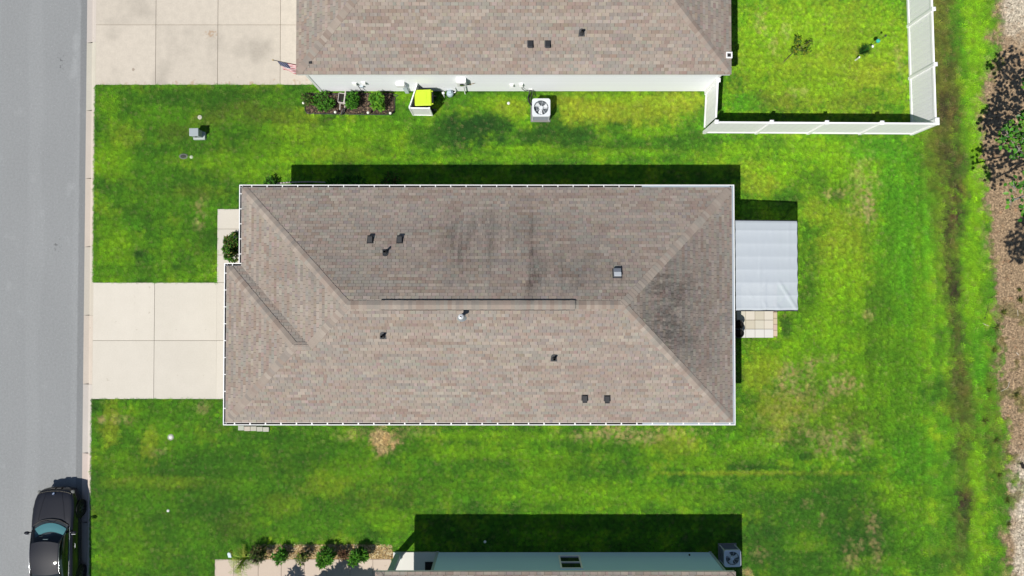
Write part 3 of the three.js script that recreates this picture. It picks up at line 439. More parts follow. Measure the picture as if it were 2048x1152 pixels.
  mesh('soffit', join([box(eE - eW - 0.03, 0.012, eS - eN - 0.03, (eE + eW) / 2, HE - 0.165, (eS + eN) / 2), box(eW - eG, 0.012, eS - eT - 0.03, (eW + eG) / 2, HE - 0.1655, (eS + eT) / 2)]), soffitMat, house);
  const w = { n: eN + wt, s: eS - wt, e: eE - wt, w: eW + wt, g: eG + wt, t: eT + wt }, hw = HE - 0.17;
  siding(house, [w.w, w.n], [w.e, w.n], 0.12, hw, beigeSiding, [0, -1]); siding(house, [w.g, w.s], [w.e, w.s], 0.12, hw, beigeSiding, [0, 1]); siding(house, [w.e, w.n], [w.e, w.s], 0.12, hw, beigeSiding, [1, 0]); siding(house, [w.w, w.n], [w.w, w.t], 0.12, hw, beigeSiding, [-1, 0]); siding(house, [w.g, w.t], [w.g, w.s], 0.12, hw, beigeSiding, [-1, 0], [[0.18, 0.88, 0, 2.2]]); siding(house, [w.g, w.t], [w.w, w.t], 0.12, hw, beigeSiding, [0, -1]);
  mesh('foundation', join([box(w.e - w.w, 0.14, w.s - w.n, (w.e + w.w) / 2, 0.06, (w.s + w.n) / 2), box(w.w - w.g + 0.02, 0.14, w.s - w.t, (w.w + w.g) / 2, 0.06, (w.s + w.t) / 2)]), mat(base(190, 186, 178), 0.95), house);
  const gd = part('garage_door', house), gz0 = mix(w.t, w.s, 0.18), gz1 = mix(w.t, w.s, 0.88);
  for (let i = 0; i < 4; i++) mesh('door_panel', rbox(0.05, 0.5, gz1 - gz0 - 0.02, w.g + 0.03, 0.15 + 0.53 * i + 0.25, (gz0 + gz1) / 2, 0.012), whiteTrim, gd);
  for (const [x, wd] of [[-6.5, 0.9], [-2.5, 0.9], [3.5, 0.9]]) { windowUnit(house, x, 1.5, w.n - 0.01, wd, 1.3, -1); windowUnit(house, x + 1.2, 1.5, w.s + 0.01, wd, 1.3, 1); }
  for (const [x, z] of [[w.w, w.n], [w.e, w.n], [w.e, w.s], [w.g, w.s], [w.g, w.t]]) mesh('corner_trim', box(0.1, hw - 0.12, 0.1, x, (hw + 0.12) / 2, z), whiteTrim, house);
  // gutters with hangers, leaf dirt inside; the east run and the east ends of the long runs are screened
  const guardMat = mat(base(176, 188, 198, 1.45), 0.5), dirtMat = mat(base(54, 44, 38), 1), GY = HE - 0.012, D = 0.115, T = 0.012;
  function gutter(ax, az, bx, bz, ox, oz, hangers, guards, step = 0.61, first = 0.5, hw2 = 0.03) {   // a..b along the outer lip, o points outward
    const g = part('gutter', house), L = Math.hypot(bx - ax, bz - az), dx = (bx - ax) / L, dz = (bz - az) / L;
    const put = (s0, s1, o0, o1, y0, y1) => { const p = [ax + dx * (s0 + s1) / 2 - ox * (o0 + o1) / 2, (y0 + y1) / 2, az + dz * (s0 + s1) / 2 - oz * (o0 + o1) / 2]; return dx ? box(Math.abs(s1 - s0), y1 - y0, Math.abs(o1 - o0), ...p) : box(Math.abs(o1 - o0), y1 - y0, Math.abs(s1 - s0), ...p); };
    mesh('trough', join([put(0, L, 0, T, GY - 0.11, GY), put(0.001, L - 0.001, 0.001, 0.03, GY - 0.006, GY + 0.006), put(0.002, L - 0.002, T, D - T, GY - 0.109, GY - 0.1), put(0.003, L - 0.003, D - T, D - 0.002, GY - 0.108, GY - 0.03), put(0, 0.004, T, D, GY - 0.1, GY - 0.002), put(L - 0.004, L, T, D, GY - 0.1, GY - 0.002)]), whiteTrim, g);
    mesh('leaf_dirt', put(0.01, L - 0.01, T + 0.002, D - T - 0.002, GY - 0.099, GY - 0.088), dirtMat, g);
    for (let s = first; s < L - 0.05; s += step) if (!guards.some(([u, v]) => s > u && s < v) || hangers === 2) mesh('hanger', put(s - hw2 / 2, s + hw2 / 2, 0.031, D + 0.03, GY + 0.001, GY + 0.009), whiteTrim, g);
    for (const [u, v] of guards) mesh('gutter_guard', put(u, v, 0.031, D + 0.06, GY - 0.004, GY + 0.0005), guardMat, g);
  }
  gutter(GW, GN, GE, GN, 0, -1, 1, [[5.173 - GW, GE - GW - 0.13]]); gutter(GG, GS, GE, GS, 0, 1, 2, [[5.161 - GG, GE - GG - 0.13]], 0.613, 0.46, 0.05);
  gutter(GE, GN + 0.032, GE, GS - 0.032, 1, 0, 0, [[0.01, GS - GN - 0.08]]); gutter(GG, GT, GG, GS - 0.032, -1, 0, 1, [], 0.67, 0.4); gutter(GG + 0.032, GT, GW + 0.1, GT, 0, -1, 1, [], 0.6, 0.3); gutter(GW, GN + 0.032, GW, GT - 0.002, -1, 0, 1, [], 0.6, 0.33);
  for (const [x, z] of [[GE - 0.25, GN + 0.06], [GE - 0.3, GS - 0.06]]) mesh('downspout', join([rbox(0.06, GY - 0.12, 0.08, x, (GY - 0.12) / 2, z + (z < 0 ? 0.32 : -0.32), 0.01), bar([x, GY - 0.1, z], [x, GY - 0.3, z + (z < 0 ? 0.32 : -0.32)], 0.035)]), whiteTrim, house);
}
const roofY = (x, z) => HE + PITCH * Math.max(0, Math.min(z - eN, eS - z, eE - x, x - eW));
// ---------------------------------------------------------------- what sticks out of the roofs
const slopeTilt = (o, dir) => { o.rotation.x = Math.atan(PITCH) * dir; };   // dir -1: the slope falls north (towards -z), +1: south
function hoodVent(parent, x, y, z, dir) {
  const g = part('exhaust_vent', parent); g.position.set(x, y + 0.012, z); slopeTilt(g, dir);
  mesh('flange', rbox(0.26, 0.012, 0.26, 0, 0, 0, 0.004), plasticDark, g);
  const s = new THREE.Shape(); s.moveTo(-0.15, 0); s.lineTo(0.12, 0); s.lineTo(0.1, 0.05); s.lineTo(-0.1, 0.13); s.lineTo(-0.15, 0.12);
  const e = new THREE.ExtrudeGeometry(s, { depth: 0.17, bevelEnabled: true, bevelSize: 0.008, bevelThickness: 0.008, bevelSegments: 1 }); e.translate(0, 0.006, -0.085); e.rotateY(dir > 0 ? Math.PI / 2 : -Math.PI / 2);
  mesh('hood', e, plasticBlack, g); return g;
}
function pipeVent(parent, x, y, z, dir) {
  const g = part('plumbing_vent', parent); g.position.set(x, y + 0.012, z);
  const f = new THREE.Shape(); f.moveTo(-0.13, dir * 0.12); f.lineTo(0.13, dir * 0.12); f.lineTo(0.11, -dir * 0.08); f.absarc(0, -dir * 0.07, 0.11, 0, Math.PI, dir > 0); f.lineTo(-0.13, dir * 0.12);
  const e = new THREE.ExtrudeGeometry(f, { depth: 0.008, bevelEnabled: false }); e.rotateX(Math.PI / 2); e.rotateX(Math.atan(PITCH) * dir); e.translate(0, 0.008, 0);
  mesh('flashing', e, plasticDark, g); mesh('collar', cyl(0.055, 0.095, 0.12, 0, 0.05, 0, 20), plasticDark, g);
  const p = new THREE.LatheGeometry([[0.036, 0.05], [0.043, 0.05], [0.043, 0.3], [0.036, 0.3], [0.036, 0.1]].map((v) => new THREE.Vector2(...v)), 20); mesh('pipe', p, plasticBlack, g);
  mesh('pipe_bore', cyl(0.035, 0.035, 0.02, 0, 0.15, 0), darkOpening, g); return g;
}
const spot = (px, py) => 0;
for (const [x, z] of [[-5.447, -2.285], [-4.312, -2.285]]) hoodVent(house, x, roofY(x, z), z, -1);
for (const [x, z] of [[2.836, 3.809], [3.709, 3.828]]) hoodVent(house, x, roofY(x, z), z, 1);
for (const [x, z, d] of [[-4.822, -1.824, -1], [-4.848, 1.364, 1], [1.590, 2.236, 1]]) pipeVent(house, x, roofY(x, z), z, d);
{ // metal flue and the square attic vent
  const [x, z] = [-1.858, 0.610], y = roofY(x, z), g = part('flue', house); g.position.set(x, y, z);
  mesh('flashing', new THREE.LatheGeometry([[0.2, -0.03], [0.09, 0.06], [0.075, 0.14]].map((v) => new THREE.Vector2(...v)), 24), galv, g);
  mesh('flue_pipe', cyl(0.062, 0.062, 0.5, 0, 0.22, 0, 20), galv, g); mesh('flue_cap', new THREE.LatheGeometry([[0.03, 0.52], [0.04, 0.53], [0.1, 0.5], [0.105, 0.47], [0.09, 0.42]].map((v) => new THREE.Vector2(...v)), 24), mat(base(238, 240, 242, 1.3), 0.35, { metalness: 0.3 }), g); mesh('flue_bore', cyl(0.03, 0.03, 0.05, 0, 0.505, 0, 16), darkOpening, g);
  const [bx, bz] = [3.955, -1.000], b = part('attic_vent', house); b.position.set(bx, roofY(bx, bz) + 0.01, bz); slopeTilt(b, -1);
  mesh('flange', rbox(0.36, 0.012, 0.4, 0, 0, 0, 0.004), plasticDark, b); mesh('vent_box', rbox(0.29, 0.12, 0.33, 0, 0.06, 0, 0.02), mat(base(120, 124, 130), 0.45), b);
  const lid = mesh('vent_lid', rbox(0.27, 0.03, 0.17, 0, 0.128, 0.085, 0.012), mat(base(214, 220, 226), 0.4), b); mesh('vent_lid', rbox(0.27, 0.03, 0.15, 0, 0.126, -0.08, 0.012), mat(base(128, 134, 144), 0.4), b);  // sunlit half of the lid is coloured pale, the other half darker
}

// ---------------------------------------------------------------- a plain hip roof and its house for the neighbours
function hipHouse(o, x0, z0, x1, z1, most, rank, wallOf) {
  const roof = part('roof', o), pool = [], rest = [], h = (z1 - z0) / 2, zr = (z0 + z1) / 2, top = HE + PITCH * h, r = { rank };
  for (const p of [{ poly: [[x0, z0], [x1, z0], [x1 - h, zr], [x0 + h, zr]], at: [0, z0], up: [0, 1], ...r }, { poly: [[x0, z1], [x1, z1], [x1 - h, zr], [x0 + h, zr]], at: [0, z1], up: [0, -1], ...r }, { poly: [[x1, z0], [x1, z1], [x1 - h, zr]], at: [x1, 0], up: [-1, 0], ...r }, { poly: [[x0, z0], [x0, z1], [x0 + h, zr]], at: [x0, 0], up: [1, 0], ...r }]) roofPlane(roof, HE, p, otherUV, otherRoofMat, pool, rest);
  placeTabs(roof, pool, rest, otherUV, otherRoofMat, most);
  const u = { n: [0, 1], s: [0, -1], e: [-1, 0], w: [1, 0] };
  for (const [a, b, p, q] of [[[x0, HE, z0], [x0 + h, top, zr], u.w, u.n], [[x1, HE, z0], [x1 - h, top, zr], u.e, u.n], [[x1, HE, z1], [x1 - h, top, zr], u.e, u.s], [[x0, HE, z1], [x0 + h, top, zr], u.w, u.s], [[x0 + h, top, zr], [x1 - h, top, zr], u.s, u.n]]) caps(roof, a, b, p, q, otherRoofMat, otherUV, 0.008, 0.16, 0.145, 0.98);
  const f = []; for (const [a, b, c, d] of [[x0, z0, x1, z0], [x0, z1, x1, z1], [x0, z0, x0, z1], [x1, z0, x1, z1]]) f.push(box(Math.abs(c - a) - 0.01, 0.16, Math.abs(d - b) - 0.01 > 0.02 ? Math.abs(d - b) - 0.03 : 0.02, (a + c) / 2, HE - 0.095, (b + d) / 2));
  f.length = 0; f.push(box(x1 - x0 - 0.04, 0.16, 0.02, (x0 + x1) / 2, HE - 0.09, z0 + 0.03), box(x1 - x0 - 0.04, 0.16, 0.02, (x0 + x1) / 2, HE - 0.09, z1 - 0.03), box(0.02, 0.16, z1 - z0 - 0.1, x0 + 0.03, HE - 0.09, zr), box(0.02, 0.16, z1 - z0 - 0.1, x1 - 0.03, HE - 0.09, zr));
  mesh('fascia', join(f), whiteTrim, o); mesh('soffit', box(x1 - x0 - 0.08, 0.012, z1 - z0 - 0.08, (x0 + x1) / 2, HE - 0.165, zr), soffitMat, o);
  return { top, zr, h, yAt: (x, z) => HE + PITCH * Math.max(0, Math.min(z - z0, z1 - z, x1 - x, x - x0)) };
}
const UZ = -9.007, UW = -8.631, UE = 8.771, uw = { s: -9.201, w: UW + 0.2, e: UE - 0.22 };
const north = thing('north_house', 'house with pale siding and brown hip roof above the lime-lidded bin', 'house', 0, 0, 0);
{
  const r = hipHouse(north, UW, UZ - 9.3, UE, UZ, 300, (x, z, y) => (z > -12.2 && Math.abs(x) < 8 ? 10 : 0) + z * 0.01, 0), hw = HE - 0.17, zn = UZ - 9.1;
  siding(north, [uw.w, uw.s], [uw.e, uw.s], 0.1, hw, paleSiding, [0, 1]); siding(north, [uw.e, zn], [uw.e, uw.s], 0.1, hw, paleSiding, [1, 0]); siding(north, [uw.w, zn], [uw.w, uw.s], 0.1, hw, paleSiding, [-1, 0]); siding(north, [uw.w, zn], [uw.e, zn], 0.1, hw, paleSiding, [0, -1]);
  for (const [x, z] of [[uw.w, uw.s], [uw.e, uw.s]]) mesh('corner_trim', join([box(0.11, hw - 0.05, 0.03, x + (x < 0 ? 0.035 : -0.035), hw / 2, z + 0.015), box(0.03, hw - 0.05, 0.11, x + (x < 0 ? -0.015 : 0.015), hw / 2 + 0.001, z - 0.04)]), whiteTrim, north);
  mesh('foundation', box(uw.e - uw.w - 0.02, 0.14, uw.s - zn - 0.02, (uw.e + uw.w) / 2, 0.05, (uw.s + zn) / 2), mat(base(186, 178, 166), 0.95), north);
  for (const [x, z] of [[0.722, -10.071], [1.406, -10.071]]) hoodVent(north, x, r.yAt(x, z), z, 1);
  { const [x, z] = [2.724, -10.424]; pipeVent(north, x, r.yAt(x, z), z, 1); }
  { const [x, z] = [-8.003, -9.445], g = mesh('roof_tab', rbox(0.12, 0.03, 0.16, x, r.yAt(x, z) + 0.02, z, 0.008), plasticBlack, north); g.userData.label = 'small black tab on the hip'; }
  { // white square spout box at the east eave
    const [x, z] = [8.637, -9.738], b = part('spout_box', north), y = HE + 0.12, s = 0.24; mesh('spout_rim', join([box(s, 0.09, 0.04, x, y, z - 0.1), box(s, 0.09, 0.04, x, y, z + 0.1), box(0.04, 0.09, 0.16, x - 0.1, y, z), box(0.04, 0.09, 0.16, x + 0.1, y, z)]), whiteTrim, b); mesh('spout_opening', box(0.16, 0.01, 0.16, x, y - 0.03, z), darkOpening, b);
  }
  // meters and boxes on the south wall
  const zw = uw.s + 0.014, boxOn = (name, x, y, w, h, d, m = whiteTrim) => { const g = part(name, north); g.position.set(x, y, zw); mesh('case', rbox(w, h, d, 0, 0, d / 2, 0.015), m, g); mesh('cover', rbox(w * 0.86, h * 0.82, 0.012, 0, -0.01, d + 0.005, 0.005), m, g); return g; };
  const grey = mat(base(214, 226, 236, 1.25), 0.5), mb = boxOn('electric_meter', -2.111, 1.62, 0.4, 0.6, 0.2); mesh('meter_glass', (() => { const g = cyl(0.085, 0.085, 0.07, 0, 0, 0, 24); g.rotateX(Math.PI / 2); g.translate(0.02, 0.1, 0.235); return g; })(), glassMat, mb); mesh('conduit', join([bar([0.05, -0.3, 0.1], [0.05, -1.62, 0.1], 0.028), bar([-0.13, -0.3, 0.05], [-0.13, -0.75, 0.05], 0.018)]), whiteTrim, mb); mesh('service_cable', tube([[0.15, -0.28, 0.1], [0.3, -0.42, 0.06], [0.46, -0.36, 0.04], [0.52, -0.3, 0.05]], 0.012), mat(base(150, 112, 70), 0.8), mb);
  const cb = boxOn('cable_box', -4.715, 1.25, 0.36, 0.34, 0.16); mesh('cable_sleeve', rbox(0.17, 1.1, 0.08, 0.1, -0.66, 0.05, 0.01), grey, cb); mesh('cable_tap', rbox(0.12, 0.12, 0.1, -0.05, -0.22, 0.05, 0.01), whiteTrim, cb);
  for (const [px, y] of [[708, 1.2], [727, 1.3], [1023, 1.0], [1042, 1.1]]) { const g = part('wall_vent', north), x = (px - 1024) / 47.4; g.position.set(x, y, zw); mesh('vent_hood', (() => { const s = new THREE.Shape(); s.moveTo(0, -0.09); s.lineTo(0.11, -0.07); s.lineTo(0.06, 0.09); s.lineTo(0, 0.09); const e = new THREE.ExtrudeGeometry(s, { depth: 0.15, bevelEnabled: false }); e.translate(0, 0, -0.075); e.rotateY(-Math.PI / 2); return e; })(), whiteTrim, g); mesh('vent_flange', box(0.2, 0.22, 0.012, 0, 0, 0.005), whiteTrim, g); }
  const hb = boxOn('hose_bib_plate', -6.446, 0.85, 0.16, 0.18, 0.06, grey); mesh('downlead', bar([-0.12, 0.25, 0.05], [-0.06, -0.8, 0.16], 0.016), plasticBlack, hb);
}
// ---------------------------------------------------------------- the house along the lower edge
const SZ = 10.714, SW_ = -5.405, SE_ = 8.828;
const south = thing('south_house', 'blue-sided house in shade with one window and open porch corner', 'house', 0, 0, 0);
{
  const r = hipHouse(south, SW_, SZ, SE_, SZ + 9.3, 120, (x, z, y) => -z, 0), hw = HE - 0.17, zw = 10.987, xw = -3.273, xe = 8.662, zs = SZ + 9.1;
  const wx0 = 2.02, wx1 = 2.86, q = (x) => (x - xw) / (xe - xw);
  siding(south, [xw, zw], [xe, zw], 0.1, hw, blueSiding, [0, -1], [[q(wx0), q(wx1), 0.62, 1.92]]); siding(south, [xe, zw], [xe, zs], 0.1, hw, blueSiding, [1, 0]); siding(south, [xw, zw], [xw, zw + 1.9], 0.1, hw, blueSiding, [-1, 0]); siding(south, [SW_ + 0.25, zw + 1.9], [xw, zw + 1.9], 0.1, hw, blueSiding, [0, -1]); siding(south, [SW_ + 0.25, zw + 1.9], [SW_ + 0.25, zs], 0.1, hw, blueSiding, [-1, 0]); siding(south, [SW_ + 0.25, zs], [xe, zs], 0.1, hw, blueSiding, [0, 1]);
  windowUnit(south, (wx0 + wx1) / 2, 1.27, zw, wx1 - wx0 - 0.04, 1.26, -1);
  const paleBlue = mat(base(186, 210, 216, 1.5), 0.6);
  for (const x of [xw, xe]) mesh('corner_trim', join([box(0.1, hw - 0.05, 0.03, x + (x < 0 ? 0.035 : -0.035), hw / 2, zw - 0.016), box(0.03, hw - 0.05, 0.1, x + (x < 0 ? -0.015 : 0.015), hw / 2 + 0.001, zw + 0.04)]), paleBlue, south);
  mesh('foundation', box(xe - xw - 0.02, 0.13, zs - zw - 0.02, (xe + xw) / 2, 0.045, (zs + zw) / 2), mat(base(186, 178, 166), 0.95), south);
  const cx = -4.953, post = part('porch_post', south); mesh('post_shaft', rbox(0.24, hw - 0.08, 0.24, cx, hw / 2, zw + 0.13, 0.012), mat(base(168, 196, 206, 1.5), 0.6), post); mesh('post_base', rbox(0.3, 0.16, 0.3, cx, 0.12, zw + 0.13, 0.012), paleBlue, post);
  mesh('porch_beam', box(xw - cx, 0.22, 0.2, (xw + cx) / 2, hw - 0.1, zw + 0.13), paleBlue, south);
  const floor = mesh('porch_floor', box(xw - cx + 0.22, 0.1, 1.95, (xw + cx - 0.22) / 2, 0.03, zw + 0.97), mat(base(238, 236, 228), 0.9), south);
  keepOff.push([cx - 0.25, zw - 0.02, xw, zw + 2]);
  { const o = thing('door_mat', 'black rectangular mat on the shaded porch floor', 'mat', xw - 0.28, 0.09, zw + 0.78); mesh('mat_pad', rbox(0.46, 0.016, 0.75, 0, 0, 0, 0.006), mat(base(26, 24, 24), 1), o); }
  mesh('wall_fixture', join([rbox(0.05, 0.08, 0.05, 7.620, 0.45, zw - 0.03), rbox(0.05, 0.05, 0.08, 7.620, 0.5, zw - 0.05)]), plasticBlack, south);
}

// ---------------------------------------------------------------- white vinyl fence runs
const vinyl = mat(new THREE.Color(0.9, 0.9, 0.91), 0.45), vinylBoard = [mat(new THREE.Color(0.9, 0.9, 0.92), 0.45), mat(new THREE.Color(0.88, 0.88, 0.9), 0.45)];
function fence(label, ax, az, bx, bz, n, H = 1.78, name = 'vinyl_fence', lastPost = true) {
  const L = Math.hypot(bx - ax, bz - az), o = thing(name, label, 'fence', ax, 0, az, -Math.atan2(bz - az, bx - ax), 'white vinyl fence runs'), bay = L / n;
  for (let i = 0; i <= n - (lastPost ? 0 : 1); i++) { const p = part('post', o), x = i * bay; mesh('post_shaft', rbox(0.13, H + 0.1, 0.13, x, (H + 0.1) / 2, 0, 0.008), vinyl, p); const c = new THREE.ConeGeometry(0.115, 0.07, 4); c.rotateY(Math.PI / 4); c.translate(x, H + 0.135, 0); mesh('post_cap', join([c, box(0.16, 0.03, 0.16, x, H + 0.09, 0)]), vinyl, p); }
  for (let i = 0; i < n; i++) {
    const x0 = i * bay + 0.066, x1 = (i + 1) * bay - 0.066, w = x1 - x0;
    for (const y of [0.1, H - 0.06]) mesh('rail', rbox(w, 0.13, 0.07, (x0 + x1) / 2, y, 0, 0.008), vinyl, o);
    const k = Math.max(1, Math.round(w / 0.155)), bw = w / k;
    for (let q = 0; q < k; q++) mesh('board', rbox(bw - 0.005, H - 0.29, 0.024, x0 + (q + 0.5) * bw, H / 2 + 0.02, R(-0.001, 0.001), 0.006, 1), vinylBoard[q % 2], o);
  }
  return o;
}
const fSW = [8.468, -7.372], fSE = [17.598, -7.317], fNE = [17.448, -14.387], fNW = [8.554, -9.134];
fence('long white vinyl fence run along the south side of the enclosed yard', fSW[0], fSW[1], fSE[0], fSE[1], 4);
fence('white vinyl fence run along the east side of the enclosed yard', fSE[0] + (fNE[0] - fSE[0]) * 0.02, fSE[1] - 0.14, fNE[0] - 0.05, fNE[1] - 2.3, 4);
fence('short white vinyl fence run joining the pale-sided house corner', fNW[0], fNW[1] + 0.03, fSW[0], fSW[1] - 0.14, 1, 1.78, 'vinyl_fence', false);

// ---------------------------------------------------------------- air conditioners
const unitMat = mat(base(226, 231, 236, 1.3), 0.4), unitGrey = mat(base(150, 158, 166), 0.5), coil = mat(base(96, 104, 112), 0.6), fanMat = mat(base(232, 236, 240, 1.3), 0.45);
function condenser(label, x, z, turn, s = 0.76, h = 0.78) {
  const o = thing('air_conditioner', label, 'air conditioner', x, 0, z, turn, 'outdoor air conditioner units');
  mesh('base_pad', rbox(s + 0.1, 0.07, s + 0.1, 0, 0.03, 0, 0.01), mat(base(150, 150, 148), 0.9), o);
  const cab = part('cabinet', o); mesh('coil_block', rbox(s - 0.06, h - 0.3, s - 0.06, 0, h / 2 - 0.09, 0, 0.06), coil, cab);
  for (let i = 0; i < 4; i++) { const sgn = i % 2 ? 1 : -1, al = i < 2; for (let k = 0; k < 12; k++) { const y = 0.12 + k * (h - 0.22) / 12; mesh('louver', al ? box(s - 0.12, 0.012, 0.02, 0, y, sgn * (s / 2 - 0.02)) : box(0.02, 0.012, s - 0.12, sgn * (s / 2 - 0.02), y, 0), unitGrey, cab); } }
  for (const a of [-1, 1]) for (const b of [-1, 1]) mesh('corner_post', rbox(0.05, h - 0.08, 0.05, a * (s / 2 - 0.03), h / 2, b * (s / 2 - 0.03), 0.02), unitMat, cab);
  const sq = new THREE.Shape(), r = 0.09, q = s / 2; sq.moveTo(-q + r, -q); sq.lineTo(q - r, -q); sq.absarc(q - r, -q + r, r, -Math.PI / 2, 0); sq.lineTo(q, q - r); sq.absarc(q - r, q - r, r, 0, Math.PI / 2); sq.lineTo(-q + r, q); sq.absarc(-q + r, q - r, r, Math.PI / 2, Math.PI); sq.lineTo(-q, -q + r); sq.absarc(-q + r, -q + r, r, Math.PI, Math.PI * 1.5);
  const hole = new THREE.Path(); hole.absarc(0, 0, s * 0.425, 0, Math.PI * 2, true); sq.holes.push(hole);
  const e = new THREE.ExtrudeGeometry(sq, { depth: 0.05, bevelEnabled: true, bevelSize: 0.012, bevelThickness: 0.012, bevelSegments: 2, curveSegments: 20 }); e.rotateX(-Math.PI / 2); e.translate(0, h - 0.03, 0); mesh('top_panel', e, unitMat, o);
  mesh('fan_well', cyl(s * 0.44, s * 0.44, 0.02, 0, h - 0.16, 0, 32), coil, o);
  const fan = part('fan', o); mesh('fan_hub', cyl(0.085, 0.09, 0.1, 0, h - 0.05, 0, 20), fanMat, fan);
  for (let i = 0; i < 3; i++) { const g = new THREE.Shape(); g.moveTo(0.05, -0.05); g.quadraticCurveTo(0.2, -0.16, s * 0.37, -0.09); g.lineTo(s * 0.37, 0.08); g.quadraticCurveTo(0.2, 0.02, 0.05, 0.05); const b = new THREE.ExtrudeGeometry(g, { depth: 0.006, bevelEnabled: false }); b.rotateX(-Math.PI / 2 + 0.3); b.rotateY(i * 2.094 + 0.5); b.translate(0, h - 0.06, 0); mesh('fan_blade', b, fanMat, fan); }
  const grille = part('fan_grille', o); for (let i = 0; i < 8; i++) { const a = i * Math.PI / 4 + 0.2; mesh('grille_wire', bar([Math.cos(a) * 0.06, h + 0.022, Math.sin(a) * 0.06], [Math.cos(a) * s * 0.43, h + 0.015, Math.sin(a) * s * 0.43], 0.006), unitMat, grille); }
  for (const rr of [0.22]) { const t = new THREE.TorusGeometry(rr, 0.0025, 5, 36); t.rotateX(Math.PI / 2); t.translate(0, h + 0.018, 0); mesh('grille_wire', t, unitMat, grille); }
  mesh('motor_cap', cyl(0.075, 0.09, 0.03, 0, h + 0.01, 0, 20), unitMat, o);
  return o;
}
const acA = condenser('sunlit air conditioner unit by the pale siding wall', 1.256, -8.265, 0);
condenser('air conditioner unit in shade beside the blue-sided house', 9.385, 11.000, 0.02, 0.7, 0.72);
{
  const [x, z] = [0.792, -9.015], zw = uw.s + 0.03, o = thing('refrigerant_line', 'black insulated pipes from pale wall to air conditioner unit', 'pipe', x, 0, zw);
  mesh('wall_plate', rbox(0.18, 0.16, 0.03, 0.02, 0.35, 0, 0.01), whiteTrim, o);
  mesh('insulated_pipe', tube([[0, 0.35, 0.01], [-0.04, 0.3, 0.16], [-0.08, 0.1, 0.3], [-0.02, 0.09, 0.5], [0.08, 0.14, 0.62]], 0.03, 8), plasticBlack, o); mesh('insulated_pipe', tube([[0.05, 0.34, 0.01], [0.09, 0.28, 0.12], [0.03, 0.12, 0.34], [0.1, 0.14, 0.55]], 0.018, 8), plasticBlack, o);
  mesh('power_whip', tube([[-0.34, 1.0, 0.03], [-0.36, 0.72, 0.06], [-0.22, 0.46, 0.08], [-0.03, 0.4, 0.03]], 0.014, 8), plasticBlack, o);
  mesh('drain_hose', tube([[0.12, 0.3, 0.02], [0.2, 0.12, 0.1], [0.28, 0.03, 0.22]], 0.012, 8), plasticBlack, o);
}
// ---------------------------------------------------------------- bin, its screen, valve
{
  const h = 1.08, [x, z] = [-3.777, -8.613], o = thing('wheeled_bin', 'wheeled bin with lime-yellow lid behind white screen', 'bin', x, 0, z, 0.03), dk = mat(base(52, 54, 56), 0.5), lime = mat(base(212, 238, 52, 1.35), 0.42);
  const b = new THREE.CylinderGeometry(0.47, 0.36, h - 0.14, 4, 1); b.rotateY(Math.PI / 4); b.scale(1.04, 1, 0.98); b.translate(-0.02, (h - 0.14) / 2 + 0.05, 0); mesh('body', b, dk, o);
  const lid = part('lid', o); mesh('lid_panel', rbox(0.72, 0.07, 0.69, -0.01, h - 0.03, 0, 0.035, 3), lime, lid); mesh('lid_ridge', rbox(0.42, 0.02, 0.5, -0.06, h + 0.008, 0.0, 0.01), lime, lid); mesh('lid_ridge', rbox(0.16, 0.025, 0.58, 0.24, h + 0.008, 0, 0.01), lime, lid);
  for (const s of [-1, 1]) mesh('hinge', rbox(0.09, 0.05, 0.05, 0.37, h - 0.05, s * 0.27, 0.012), lime, lid);
  mesh('handle', bar([0.4, h - 0.06, -0.26], [0.4, h - 0.06, 0.26], 0.018), dk, o);
  for (const s of [-1, 1]) { const w = cyl(0.14, 0.14, 0.06, 0, 0, 0, 24); w.rotateX(Math.PI / 2); w.translate(0.34, 0.14, s * 0.3); mesh('wheel', w, plasticBlack, o); }
  const s = thing('bin_screen', 'white two-panel privacy screen round the lime-lidded bin', 'screen', 0, 0, 0), A = [-4.346, -8.147], B = [-3.508, -8.136], C = [-4.043, -9.153];
  const panel = (a, b, H) => { const L = Math.hypot(b[0] - a[0], b[1] - a[1]), g = part('panel', s); g.position.set(a[0], 0, a[1]); g.rotation.y = -Math.atan2(b[1] - a[1], b[0] - a[0]); const k = Math.round(L / 0.09); for (let i = 0; i < k; i++) mesh('slat', rbox(L / k - 0.006, H - 0.16, 0.02, (i + 0.5) * L / k, H / 2, 0, 0.004, 1), vinyl, g); for (const y of [0.06, H - 0.05]) mesh('rail', rbox(L, 0.07, 0.05, L / 2, y, 0, 0.006), vinyl, g); for (const q of [0, L]) mesh('post', rbox(0.06, H + 0.02, 0.06, q, (H + 0.02) / 2, 0, 0.006), vinyl, g); };
  panel(A, B, 1.18); panel([A[0] + 0.002, A[1] - 0.065], [C[0], C[1]], 1.18);
  const v = thing('water_valve', 'grey-blue backflow valve with pipes under the electric meter', 'valve', -2.715, 0, -9.046, 0.2), gb = mat(base(196, 216, 226, 1.4), 0.5);
  mesh('valve_body', (() => { const l = new THREE.LatheGeometry([[0.0, 0.36], [0.09, 0.35], [0.15, 0.28], [0.16, 0.16], [0.1, 0.06], [0.1, 0]].map((q) => new THREE.Vector2(...q)), 20); return l; })(), gb, v); mesh('valve_cap', rbox(0.14, 0.07, 0.12, 0, 0.38, 0, 0.02), gb, v);
  mesh('supply_pipe', tube([[0.1, 0.2, 0], [0.24, 0.2, -0.02], [0.27, 0.34, -0.05], [0.27, 0.6, -0.08]], 0.022), whiteTrim, v); mesh('riser', join([bar([-0.28, 0, 0.04], [-0.28, 0.42, 0.0], 0.03), rbox(0.11, 0.1, 0.1, -0.28, 0.46, 0, 0.02)]), whiteTrim, v);
}
